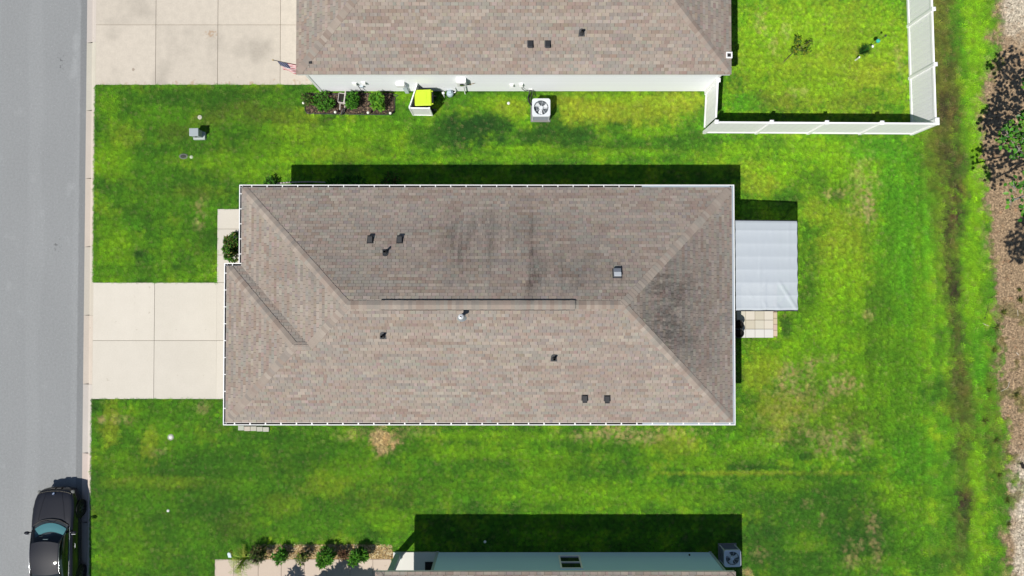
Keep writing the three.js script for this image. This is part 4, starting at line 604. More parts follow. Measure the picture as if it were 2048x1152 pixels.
// ---------------------------------------------------------------- flag on a wall pole
{
  const hx = -8.812, o = thing('wall_flag', 'striped flag with dark blue canton on short pole by garage', 'flag', 0, 0, 0), a = [uw.w - 0.02, 1.85, -9.644], tip = [-9.681, 2.5, -9.717];
  mesh('bracket', rbox(0.05, 0.14, 0.08, a[0] + 0.01, a[1], a[2], 0.01), galv, o); mesh('pole', bar(a, tip, 0.014), mat(base(60, 56, 54), 0.5), o); mesh('finial', (() => { const g = new THREE.SphereGeometry(0.03, 12, 8); g.translate(...tip); return g; })(), mat(base(200, 170, 90), 0.4, { metalness: 0.6 }), o);
  const cv = document.createElement('canvas'); cv.width = 380; cv.height = 200; const c = cv.getContext('2d');
  for (let i = 0; i < 13; i++) { c.fillStyle = i % 2 ? '#f2f0ec' : '#b01030'; c.fillRect(0, i * 200 / 13, 380, 200 / 13 + 1); }
  c.fillStyle = '#1a2450'; c.fillRect(0, 0, 152, 200 * 7 / 13); c.fillStyle = '#f2f0ec'; for (let r = 0; r < 9; r++) for (let k = 0; k < (r % 2 ? 5 : 6); k++) { c.beginPath(); c.arc((r % 2 ? 25 : 12) + k * 25.4, 8 + r * 11.6, 3.2, 0, 7); c.fill(); }
  const t = new THREE.CanvasTexture(cv); t.colorSpace = THREE.SRGBColorSpace;
  const g = new THREE.PlaneGeometry(1, 1, 30, 16), p = g.attributes.position, d = [a[0] - tip[0], a[1] - tip[1], a[2] - tip[2]];
  for (let i = 0; i < p.count; i++) { const u = 1 - (p.getX(i) + 0.5), v = 0.5 - p.getY(i), w = 0.07 * Math.sin(u * 9 + v * 3) * v, s = 0.12 + 0.75 * (1 - u), f = v * 0.5; p.setXYZ(i, tip[0] + d[0] * s * 0.95 + w * 0.4 + f * 0.3, tip[1] + d[1] * s - f * 0.72 + w, tip[2] + d[2] * s + f * 0.55 + w); }
  { const u = g.attributes.uv; for (let i = 0; i < u.count; i++) u.setX(i, u.getX(i)); }
  g.computeVertexNormals(); mesh('flag_cloth', g, mat(0xffffff, 0.8, { map: t }), o);
}
// ---------------------------------------------------------------- gazebo and patio behind the house
{
  const o = thing('patio_gazebo', 'grey fabric gazebo canopy on dark frame against the house', 'gazebo', 0, 0, 0), x0 = 8.989, x1 = 11.562, z0 = -3.195, z1 = 0.417, hA = 2.56, hB = 2.34;
  const nx = 46, nz = 84, g = new THREE.PlaneGeometry(1, 1, nx, nz), p = g.attributes.position, ribs = 7, bay = (z1 - z0) / ribs;
  for (let i = 0; i < p.count; i++) {
    const u = p.getX(i) + 0.5, v = 0.5 - p.getY(i), x = mix(x0, x1, u), z = mix(z0, z1, v), q = (v * ribs * 0.985 + 0.27) % 1;
    let y = mix(hA, hB, u) + 0.02 - 0.02 * Math.sin(Math.PI * q) * (1 - 0.3 * q) + 0.012 * Math.max(0, 1 - q * 9);
    y += 0.004 * noise(x * 7, z * 2.2) + 0.008 * Math.exp(-(((u - 0.39) / 0.012) ** 2)) * smooth(0.2, 0.5, v) + 0.006 * Math.exp(-(((u - 0.86) / 0.015) ** 2));
    const cr = (ax, az, bx, bz, w, hh) => { const dx = bx - ax, dz = bz - az, l = Math.hypot(dx, dz), s = ((u - ax) * dx + (v - az) * dz) / l, n = ((u - ax) * -dz + (v - az) * dx) / l; return s > -0.05 && s < l ? hh * Math.exp(-((n / w) ** 2)) * smooth(-0.05, 0.08, s) : 0; };
    y += cr(0.7, 0.68, 0.98, 0.99, 0.016, 0.035) + cr(0.44, 0.88, 0.5, 0.98, 0.016, 0.02) + cr(0.63, 0.93, 0.72, 0.99, 0.014, 0.018) + cr(0.2, 0.78, 0.26, 0.86, 0.02, 0.01) + cr(0.5, 0.66, 0.42, 0.78, 0.02, 0.01);
    const sag = Math.max(0, 1 - Math.abs(v - 1) * 60) * (0.02 + 0.03 * Math.abs(Math.sin(u * 9))) + Math.max(0, 1 - v * 60) * 0.03;
    p.setXYZ(i, x + (u > 0.99 ? 0.008 * Math.sin(v * 40) : 0), y - sag, z);
  }
  g.computeVertexNormals(); const c = mesh('canopy', g, phys(base(220, 229, 237, 1.38), 0.6, { transmission: 0.22, thickness: 0 }), o);
  const fr = mat(base(40, 44, 48), 0.5), y = (x) => mix(hA, hB, (x - x0) / (x1 - x0)) - 0.06;
  for (let i = 0; i <= ribs; i++) { const z = Math.min(z1, Math.max(z0, z0 + (i - 0.27) * bay / 0.985)); mesh('rafter', bar([x0 + 0.04, y(x0), z], [x1, y(x1), z], 0.018), fr, o); }
  for (const x of [x0 + 0.04, (x0 + x1) / 2, x1 + 0.012]) mesh('beam', bar([x, y(x) + 0.01, z0 - 0.02], [x, y(x) + 0.01, z1 + 0.02], 0.028), fr, o);
  for (const z of [z0 - 0.012, z1 + 0.012]) mesh('beam', bar([x0 + 0.04, y(x0) + 0.01, z], [x1 + 0.01, y(x1) + 0.01, z], 0.028), fr, o);
  for (const x of [x0 + 0.08, x1]) for (const z of [z0, z1]) { mesh('post', rbox(0.09, y(x), 0.09, x, y(x) / 2, z, 0.01), fr, o); mesh('post_foot', rbox(0.2, 0.02, 0.2, x, 0.06, z, 0.005), fr, o); }
  for (const [a, b, s] of [[x0 + 0.08, z0, 1], [x1, z0, -1], [x0 + 0.08, z1, 1], [x1, z1, -1]]) mesh('brace', bar([a, y(a) - 0.5, b], [a + s * 0.45, y(a) - 0.02, b], 0.02), fr, o);
  // paving under and beside it
  const pat = thing('paver_patio', 'square pale concrete pavers with a pinkish brick edge beside the gazebo', 'patio', 0, 0, 0), pm = [[226, 220, 202], [234, 226, 210], [220, 212, 192], [238, 236, 230]].map((q) => mat(base(...q), 0.93, { bumpMap: concMap, bumpScale: 0.002 })), ed = [[222, 204, 172], [224, 196, 178], [230, 208, 182]].map((q) => mat(base(...q), 0.93));
  const px = [1484, 1491, 1509.6, 1528, 1546.3].map((v) => (v - 1024) / 45.6), top = 0.464, rows = [1, 2, 3].map((k) => [0.881, 1.276, 1.659][k - 1]);
  px[0] = px[1] - 0.4; const zs = [rows[0] - 0.4, ...rows];
  for (let k = 1; k < 10; k++) zs.unshift(zs[0] - 0.4);
  for (let i = 0; i + 1 < px.length; i++) for (let j = 0; j + 1 < zs.length; j++) mesh('paver', rbox(px[i + 1] - px[i] - 0.014, 0.06, zs[j + 1] - zs[j] - 0.014, (px[i] + px[i + 1]) / 2, 0.025 + R(-0.003, 0.003), (zs[j] + zs[j + 1]) / 2, 0.008, 1), j === zs.length - 2 ? pm[3] : pm[Math.floor(R(0, 3))], pat);
  for (let z = zs[0], j = 0; z < rows[2] - 0.25; z += 0.262, j++) mesh('brick', rbox(0.17, 0.06, 0.25, px[4] + 0.09, 0.02 + R(-0.003, 0.003), z + 0.125, 0.01, 1), ed[Math.floor(R(0, 3))], pat);
  mesh('sand_bed', box(px[4] - px[0] + 0.17, 0.03, rows[2] - zs[0], (px[0] + px[4]) / 2 + 0.085, 0.005, (zs[0] + rows[2]) / 2), mat(base(150, 128, 92), 1), pat);
  keepOff.push([px[0] - 0.05, zs[0], px[4] + 0.19, rows[2]]);
  const pot = (label, x, z, h) => { const q = thing('planter_pot', label, 'pot', x, 0.05, z, 0, 'black round pots by the patio'); mesh('pot_wall', new THREE.LatheGeometry([[0, 0.02], [0.15, 0.0], [0.17, 0.02], [0.2, h - 0.03], [0.22, h - 0.03], [0.225, h], [0.2, h], [0.185, h - 0.05], [0.15, 0.05], [0, 0.05]].map((v) => new THREE.Vector2(...v)), 28), mat(base(44, 46, 48), 0.35), q); mesh('potting_soil', cyl(0.185, 0.18, 0.03, 0, h * 0.55, 0, 24), mat(base(38, 30, 24), 1), q); };
  pot('black round pot beside pavers, nearer the gazebo', 9.786, 1.071, 0.45); pot('black round pot beside pavers, farther from the gazebo', 9.795, 1.427, 0.45);
}
// ---------------------------------------------------------------- utility fittings in the lawns
{
  const o = thing('utility_pedestal', 'grey-green utility pedestal box on pale base in street lawn', 'utility box', -13.738, 0, -7.228, 0.02), gm = mat(base(170, 182, 184, 1.35), 0.5);
  mesh('pedestal_base', rbox(0.52, 0.16, 0.34, 0.0, 0.07, 0.02, 0.02), mat(base(190, 200, 196, 1.4), 0.7), o); mesh('cabinet', rbox(0.37, 0.42, 0.3, -0.02, 0.36, -0.03, 0.025), gm, o); mesh('hood', rbox(0.4, 0.05, 0.34, -0.02, 0.58, -0.03, 0.02), gm, o); mesh('hasp', rbox(0.05, 0.07, 0.03, -0.02, 0.4, 0.13, 0.006), plasticDark, o);
  const lid = (name, label, px, r, m, ring) => { const q = thing(name, label, 'lid', px[0], 0, px[1]); mesh('cover', (() => new THREE.LatheGeometry([[0, 0.062], [r * 0.8, 0.06], [r * 0.95, 0.05], [r, 0.03], [r, -0.03]].map((v) => new THREE.Vector2(...v)), 24))(), m, q); if (ring) mesh('collar', new THREE.LatheGeometry([[r * 1.15, 0.02], [r * 1.2, 0.05], [r * 1.6, 0.045], [r * 1.65, -0.02]].map((v) => new THREE.Vector2(...v)), 28), ring, q); mesh('plug', cyl(r * 0.22, r * 0.25, 0.03, 0, 0.07, 0, 8), m, q); return q; };
  const wh = mat(base(240, 240, 232, 1.3), 0.6), pg = mat(base(200, 210, 180), 0.8);
  lid('cleanout_cap', 'pale round cap just north of the utility pedestal', [-13.755, -8.048], 0.1, mat(base(214, 214, 190), 0.85)); lid('cleanout_cap', 'small pale round cap south-west of the utility pedestal', [-14.116, -6.288], 0.075, mat(base(214, 228, 190), 0.7)); lid('sewer_cap', 'white ringed cap in the lawn south of the driveway', [-14.923, 5.998], 0.085, wh, mat(base(206, 200, 190), 0.8)); lid('cleanout_cap', 'small white cap in the street lawn near the black car', [-15.005, 9.197], 0.06, wh); lid('cleanout_cap', 'small white cap in the shade of the blue-sided house', [-1.178, 10.543], 0.06, mat(base(250, 252, 250, 1.12), 0.5)); lid('cleanout_cap', 'small white cap in yellowish lawn left of the sunlit air conditioner', [-0.154, -8.668], 0.065, wh);
  const mb = thing('meter_box', 'small dark round meter lid beside pale cap in street lawn', 'lid', -14.458, 0, -6.321); mesh('box_rim', new THREE.LatheGeometry([[0.1, 0.03], [0.1, 0.05], [0.15, 0.05], [0.16, 0]].map((v) => new THREE.Vector2(...v)), 24).scale(1.3, 1, 0.8), mat(base(120, 128, 116), 0.9), mb); mesh('box_lid', cyl(0.1, 0.1, 0.03, 0, 0.03, 0, 20).scale(1.3, 1, 0.8), mat(base(70, 72, 66), 0.9), mb);
  const ms = thing('marker_stake', 'short pale marker stake at the corner of the lower walk', 'stake', -12.283, 0, 11.106); mesh('stake_blade', (() => { const s = new THREE.Shape(); s.moveTo(-0.06, 0); s.lineTo(0.06, 0); s.lineTo(0.07, 0.22); s.quadraticCurveTo(0, 0.36, -0.07, 0.22); const e = new THREE.ExtrudeGeometry(s, { depth: 0.03, bevelEnabled: true, bevelSize: 0.008, bevelThickness: 0.008, bevelSegments: 1 }); e.rotateX(-1.1); e.translate(0, 0.03, 0.1); return e; })(), mat(base(214, 232, 236, 1.3), 0.4), ms); mesh('stake_spike', bar([0, -0.05, 0.1], [0, 0.08, 0.1], 0.012), plasticDark, ms);
}

// ---------------------------------------------------------------- the parked car; front towards -z
{
  const car = thing('parked_car', 'black sedan parked against the kerb with open road beside it', 'car', -19.56, ROAD, 10.46, 0.012);
  const paint = phys(new THREE.Color(0.007, 0.007, 0.011), 0.5, { specularIntensity: 0.35, clearcoat: 1, clearcoatRoughness: 0.03 }), trim = mat(base(24, 24, 26), 0.6), chrome = mat(base(230, 232, 236, 1.2), 0.18, { metalness: 1 });
  const zs = [-2.36, -2.33, -2.26, -2.12, -1.9, -1.6, -1.3, -1.05, -0.8, -0.4, 0.2, 0.8, 1.3, 1.7, 2.0, 2.2, 2.32, 2.36];
  const hw = [0.42, 0.56, 0.69, 0.79, 0.865, 0.905, 0.92, 0.92, 0.92, 0.92, 0.92, 0.92, 0.92, 0.91, 0.88, 0.83, 0.76, 0.68];
  const tp = [0.52, 0.62, 0.7, 0.755, 0.8, 0.85, 0.895, 0.93, 0.945, 0.955, 0.965, 0.98, 1.0, 1.03, 1.04, 1.03, 0.96, 0.8];
  const sec = (i) => { const w = hw[i], t = tp[i], b = i < 2 || i > 15 ? 0.32 : 0.2; return [[0, b], [w * 0.88, b], [w * 0.97, b + 0.1], [w, Math.min(0.58, t - 0.08)], [w * 0.985, t - 0.1], [w * 0.93, t - 0.035], [w * 0.86, t - 0.005], [w * 0.7, t + 0.012], [w * 0.66, t + 0.004], [w * 0.35, t + 0.022], [0, t + 0.03]]; };
  function loft(rows) { const v = [], idx = [], n = rows[0].length; rows.forEach((r) => r.forEach((q) => v.push(...q))); for (let i = 0; i + 1 < rows.length; i++) for (let k = 0; k + 1 < n; k++) { const a = i * n + k, b = a + n; idx.push(a, b, a + 1, b, b + 1, a + 1); } const g = new THREE.BufferGeometry(); g.setAttribute('position', new THREE.Float32BufferAttribute(v, 3)); g.setIndex(idx); g.computeVertexNormals(); g.setAttribute('uv', new THREE.Float32BufferAttribute(new Float32Array(v.length / 3 * 2), 2)); return g; }
  const rows = zs.map((z, i) => { const s = sec(i), r = [...s.slice(1).map(([x, y]) => [x, y, z]), ...s.slice(1, -1).reverse().map(([x, y]) => [-x, y, z])]; return r; });
  const capEnd = (r, z) => [r.map(([x, y]) => [x * 0.02, 0.4 + (y - 0.4) * 0.02, z]), r];
  mesh('body', join([loft(rows), loft(capEnd(rows[0], -2.37)), loft(capEnd(rows.at(-1), 2.37))]), paint, car);
  const bowZ = (x, z, k) => z + k * x * x;
  // greenhouse: windscreen, roof, side glass, rear window as curved patches
  const patchy = (a, b, n, bulge, up) => { const r = []; for (let i = 0; i <= n; i++) { const t = i / n, row = []; for (let k = 0; k <= 20; k++) { const u = k / 20 * 2 - 1, p = a(u), q = b(u); row.push([mix(p[0], q[0], t), mix(p[1], q[1], t) + bulge * Math.sin(Math.PI * t), mix(p[2], q[2], t)]); } r.push(row); } return loft(r); };
  const cowl = (u) => [u * 0.74, 0.955 - 0.01 * u * u, bowZ(u, -1.09, 0.24)], head = (u) => [u * 0.585, 1.395 - 0.035 * u * u, bowZ(u, -0.36, 0.1)], tail = (u) => [u * 0.56, 1.38 - 0.035 * u * u, bowZ(u, 1.05, -0.06)], deck = (u) => [u * 0.68, 1.035 - 0.01 * u * u, bowZ(u, 1.72, -0.14)];
  const glass = phys(new THREE.Color(0.86, 0.95, 0.95), 0.02, { transmission: 1, thickness: 0, ior: 1.5 });
  const ws = part('windscreen', car); mesh('windscreen_glass', patchy(cowl, head, 8, 0.03), glass, ws);
  mesh('roof_panel', patchy(head, tail, 14, 0.055), paint, car); mesh('rear_window', patchy(tail, deck, 6, 0.02), phys(new THREE.Color(0.015, 0.02, 0.022), 0.04, { clearcoat: 1 }), car);
  const sideGlass = phys(new THREE.Color(0.008, 0.01, 0.01), 0.05, { clearcoat: 1 });
  for (const s of [-1, 1]) {
    const lowZ = [-0.82, 1.58], edge = (t) => { const z = mix(-0.27, 1.0, t); return [s * 0.6, 1.35 + 0.035 * Math.sin(Math.PI * t), z]; }, belt = (t) => [s * (0.775 - 0.02 * t), 0.955 + 0.05 * t, mix(lowZ[0], lowZ[1], t)];
    const r = []; for (let i = 0; i <= 16; i++) { const t = i / 16, a = edge(t), b = belt(t), row = []; for (let k = 0; k <= 5; k++) { const q = k / 5; row.push([mix(a[0], b[0], q) + s * 0.02 * Math.sin(Math.PI * q), mix(a[1], b[1], q), mix(a[2], b[2], q)]); } r.push(row); }
    mesh('side_window', loft(r), sideGlass, car);
    const roofRail = []; for (let i = 0; i <= 16; i++) { const t = i / 16, a = edge(t); roofRail.push([a[0] - s * 0.012, a[1] + 0.012, a[2]]); }
    mesh('pillar', join([tube([cowl(s), [s * 0.7, 1.12, -0.62], head(s), edge(0.05)], 0.026, 8), tube(roofRail, 0.022, 8), tube([edge(1), [s * 0.63, 1.2, 1.3], deck(s)], 0.03, 8), tube([edge(0.52), belt(0.5)], 0.022, 6, 4)]), paint, car);
    const bt = []; for (let i = 0; i <= 16; i++) { const b = belt(i / 16); bt.push([b[0] + s * 0.022, b[1] + 0.002, b[2]]); } mesh('belt_trim', tube(bt, 0.011, 6, 32), chrome, car);
    mesh('window_trim', tube(roofRail.map(([x, y, z]) => [x + s * 0.03, y - 0.006, z]), 0.006, 6, 32), chrome, car);
    const mir = part('wing_mirror', car), mg = new THREE.SphereGeometry(0.1, 14, 10); mg.scale(1.15, 0.72, 0.68); mg.translate(s * 1.0, 0.99, -0.6); mesh('mirror_shell', mg, paint, mir); mesh('mirror_stalk', bar([s * 0.78, 0.95, -0.62], [s * 0.95, 0.97, -0.6], 0.025), trim, mir); mesh('mirror_glass', box(0.17, 0.1, 0.01, s * 1.0, 0.99, -0.53), chrome, mir);
    const hl = part('headlight', car); { const g = new THREE.SphereGeometry(0.13, 14, 10); g.scale(1.15, 0.5, 0.75); g.rotateY(s * 0.65); g.translate(s * 0.67, 0.62, -2.17); mesh('headlight_lens', g, phys(new THREE.Color(0.2, 0.2, 0.18), 0.15, { clearcoat: 1 }), hl); }
    for (const z of [-1.42, 1.38]) {
      const w = part('wheel', car); w.position.set(s * 0.83, 0.33, z); const ty = new THREE.TorusGeometry(0.255, 0.085, 12, 36); ty.rotateY(Math.PI / 2); ty.scale(1.15, 1, 1); mesh('tyre', ty, mat(base(34, 34, 34), 0.9), w);
      const rim = [cyl(0.06, 0.06, 0.05, 0, 0, 0, 16)]; rim[0].rotateZ(Math.PI / 2); rim[0].translate(s * 0.06, 0, 0); for (let k = 0; k < 5; k++) { const a = k * 1.2566; for (const d of [-0.1, 0.1]) rim.push(bar([s * 0.065, 0.03 * Math.sin(a), 0.03 * Math.cos(a)], [s * 0.055, 0.22 * Math.sin(a + d), 0.22 * Math.cos(a + d)], 0.014)); } const rr = new THREE.TorusGeometry(0.22, 0.018, 8, 32); rr.rotateY(Math.PI / 2); rr.translate(s * 0.06, 0, 0); mesh('rim', join([...rim, rr]), mat(base(120, 122, 126), 0.3, { metalness: 0.8 }), w);
      const arch = []; for (let k = 0; k <= 12; k++) { const a = Math.PI * k / 12; arch.push([s * 0.925, 0.33 + 0.385 * Math.sin(a), z + 0.385 * Math.cos(a)]); } mesh('wheel_arch', join([tube(arch, 0.018, 6), (() => { const c = cyl(0.37, 0.37, 0.012, 0, 0, 0, 28); c.rotateZ(Math.PI / 2); c.translate(s * 0.9175, 0.34, z); return c; })()]), trim, car); w.position.x = s * 0.855;
    }
    mesh('door_handle', rbox(0.03, 0.03, 0.2, s * 0.925, 0.8, 0.02, 0.01), chrome, car);
    mesh('hood_crease', tube([[s * 0.34, 0.76, -2.2], [s * 0.46, 0.87, -1.7], [s * 0.56, 0.955, -1.1]], 0.004, 6), paint, car);
  }
  mesh('front_seam', tube([[-0.78, 0.7, -2.05], [-0.62, 0.74, -2.2], [-0.3, 0.748, -2.27], [0, 0.75, -2.285], [0.3, 0.748, -2.27], [0.62, 0.74, -2.2], [0.78, 0.7, -2.05]], 0.006, 6, 40), mat(base(120, 116, 104), 0.4, { metalness: 0.7 }), car);
  mesh('grille', join([rbox(0.22, 0.16, 0.05, -0.13, 0.56, -2.37, 0.02), rbox(0.22, 0.16, 0.05, 0.13, 0.56, -2.37, 0.02)]), trim, car);
  const em = part('emblem', car); em.position.set(0, 0.79, -2.18); em.rotation.x = -0.5; mesh('emblem_disc', cyl(0.06, 0.06, 0.012, 0, 0.012, 0, 24), chrome, em);
  for (let q = 0; q < 4; q++) { const s = new THREE.CylinderGeometry(0.03, 0.03, 0.006, 8, 1, false, q * Math.PI / 2, Math.PI / 2); s.translate(0, 0.021, 0); mesh('emblem_quarter', s, q % 2 ? mat(base(238, 240, 242, 1.2), 0.4) : mat(base(60, 110, 190), 0.4), em); }
  mesh('cowl_panel', tube([[-0.74, 0.955, -0.9], [-0.4, 0.972, -1.1], [0, 0.978, -1.16], [0.4, 0.972, -1.1], [0.74, 0.955, -0.9]], 0.025, 6, 30), trim, car);
  for (const [a, b] of [[-0.5, 0.12], [0.05, 0.62]]) mesh('wiper', tube([[a, 0.995, -1.03], [(a + b) / 2, 1.0, -1.08], [b, 0.99, -1.0]], 0.009, 6), trim, car);
  // what shows through the windscreen, with its sky reflection painted on the dash
  const cab = part('interior', car), dark = mat(base(36, 38, 42), 0.8);
  { const r = []; for (const [z, y] of [[-1.0, 0.985], [-0.85, 1.0], [-0.66, 1.01], [-0.6, 0.95]]) { const row = []; for (let k = 0; k <= 12; k++) { const u = k / 12 * 2 - 1; row.push([u * 0.66, y, z + 0.24 * u * u]); } r.push(row); } mesh('dashboard', loft(r), mat(base(72, 136, 146), 0.7), cab); }  // teal sky reflection of the windscreen is put into the dash colour
  for (const s of [-1, 1]) { mesh('seat', join([rbox(0.46, 0.14, 0.5, s * 0.34, 0.6, 0.05, 0.05), rbox(0.44, 0.6, 0.14, s * 0.34, 0.86, 0.34, 0.06)]), dark, cab); }
  mesh('steering_wheel', (() => { const t = new THREE.TorusGeometry(0.18, 0.015, 8, 28); t.rotateX(-0.5); t.translate(-0.34, 0.9, -0.38); return t; })(), dark, cab); mesh('floor_pan', box(1.3, 0.02, 2.2, 0, 0.5, 0.2), dark, cab); mesh('rear_mirror', rbox(0.22, 0.06, 0.03, 0, 1.28, -0.42, 0.012), mat(base(120, 124, 128), 0.3), cab);
}

// ---------------------------------------------------------------- leaves, shrubs, trees
const leafMat = phys(0xffffff, 0.7, { vertexColors: true, specularIntensity: 0.4 });
const glossLeaf = phys(0xffffff, 0.45, { vertexColors: true, specularIntensity: 0.6 });
const barkMat = mat(base(120, 100, 80), 0.95), paleBark = mat(base(168, 164, 154), 0.9);
function leaf(acc, p, dir, len, wid, col, cup = 0.15) {      // a folded leaf from its stalk p along dir
  const d = new THREE.Vector3(...dir).normalize(), s = new THREE.Vector3().crossVectors(d, new THREE.Vector3(0, 1, 0)); if (s.lengthSq() < 1e-4) s.set(1, 0, 0); s.normalize(); const n = new THREE.Vector3().crossVectors(s, d).normalize();
  const at = (a, b, c) => [p[0] + d.x * a + s.x * b + n.x * c, p[1] + d.y * a + s.y * b + n.y * c, p[2] + d.z * a + s.z * b + n.z * c], k = cup * wid, L = at(len * 0.3, -wid / 2, k), L2 = at(len * 0.68, -wid * 0.42, k * 0.8), Rr = at(len * 0.3, wid / 2, k), R2 = at(len * 0.68, wid * 0.42, k * 0.8), T = at(len, 0, -0.1 * len), B = at(0, 0, 0), M = at(len * 0.55, 0, 0), c2 = col.map((v) => v * 0.93);
  acc.tri(B, L, M, col); acc.quad(L, L2, T, M, col); acc.tri(B, M, Rr, c2); acc.quad(M, T, R2, Rr, c2);
}
function shrub(label, name, x, z, rx, rz, h, n, tones, len = 0.1, wid = 0.05, group, y0 = 0.02) {
  const o = thing(name, label, 'shrub', x, y0, z, 0, group), acc = new Acc(), stems = [];
  for (let i = 0; i < 9; i++) { const a = i * 0.7 + R(0, 0.4), q = R(0.3, 0.8); stems.push(bar([0, 0, 0], [Math.cos(a) * rx * q, h * R(0.55, 0.9), Math.sin(a) * rz * q], 0.012, 0.005, 5)); }
  const lobes = []; for (let i = 0; i < 13; i++) { const a = R(0, 6.28), q = Math.sqrt(rnd()) * 0.85; lobes.push([Math.cos(a) * rx * q, h * R(0.3, 0.95), Math.sin(a) * rz * q, R(0.14, 0.4)]); }
  for (let i = 0; i < n; i++) {
    const L = lobes[Math.floor(R(0, lobes.length))], a = R(0, 6.28), e = Math.acos(R(-0.5, 1)), rr = Math.cbrt(R(0.25, 1)) * L[3], dx = Math.sin(e) * Math.cos(a), dy = Math.cos(e), dz = Math.sin(e) * Math.sin(a);
    const p = [L[0] + dx * rx * rr, Math.max(0.03, L[1] + dy * h * rr * 0.8), L[2] + dz * rz * rr], t = tones[Math.floor(R(0, tones.length))], b = R(0.75, 1.2);
    leaf(acc, p, [dx + R(-0.6, 0.6), dy * 0.7 + R(-0.4, 0.6), dz + R(-0.6, 0.6)], len * R(0.7, 1.8), wid * R(0.8, 1.2), t.map((v) => v * b));
  }
  mesh('stems', join(stems), barkMat, o); const f = mesh('foliage', acc.geo(), leafMat, o); f.userData.kind = 'stuff'; return o;
}
const G1 = [baseA(70, 132, 34), baseA(92, 160, 40), baseA(54, 104, 30)], G2 = [baseA(110, 170, 44), baseA(134, 190, 50), baseA(84, 140, 40)], G3 = [baseA(60, 88, 34), baseA(92, 116, 52), baseA(110, 104, 60), baseA(48, 70, 32)], GY_ = [baseA(168, 186, 70), baseA(134, 160, 48), baseA(190, 196, 90)];
// mulch bed under the pale siding wall
const mulchTones = [baseA(66, 54, 46), baseA(86, 70, 58), baseA(48, 42, 38), baseA(116, 96, 78), baseA(156, 132, 108)];
const chipGeo = new THREE.BoxGeometry(0.07, 0.012, 0.024);
function chips(name, label, n, place, tones, s = 1) {
  const o = new THREE.InstancedMesh(chipGeo, mat(0xffffff, 0.95), n), m = new THREE.Matrix4(), q = new THREE.Quaternion(), c = new THREE.Color();
  for (let i = 0; i < n; i++) { const [x, y, z] = place(); q.setFromEuler(new THREE.Euler(R(-0.5, 0.5), R(0, 6.28), R(-0.5, 0.5))); const k = s * R(0.6, 1.5); m.compose(new THREE.Vector3(x, y, z), q, new THREE.Vector3(k, k, k * R(0.7, 1.4))); o.setMatrixAt(i, m); const t = tones[Math.floor(R(0, tones.length))], b = R(0.8, 1.2); o.setColorAt(i, c.setRGB(t[0] * b, t[1] * b, t[2] * b)); }
  o.name = numbered(name); o.castShadow = o.receiveShadow = true; o.userData = { kind: 'stuff', label, category: 'mulch' }; scene.add(o); return o;
}
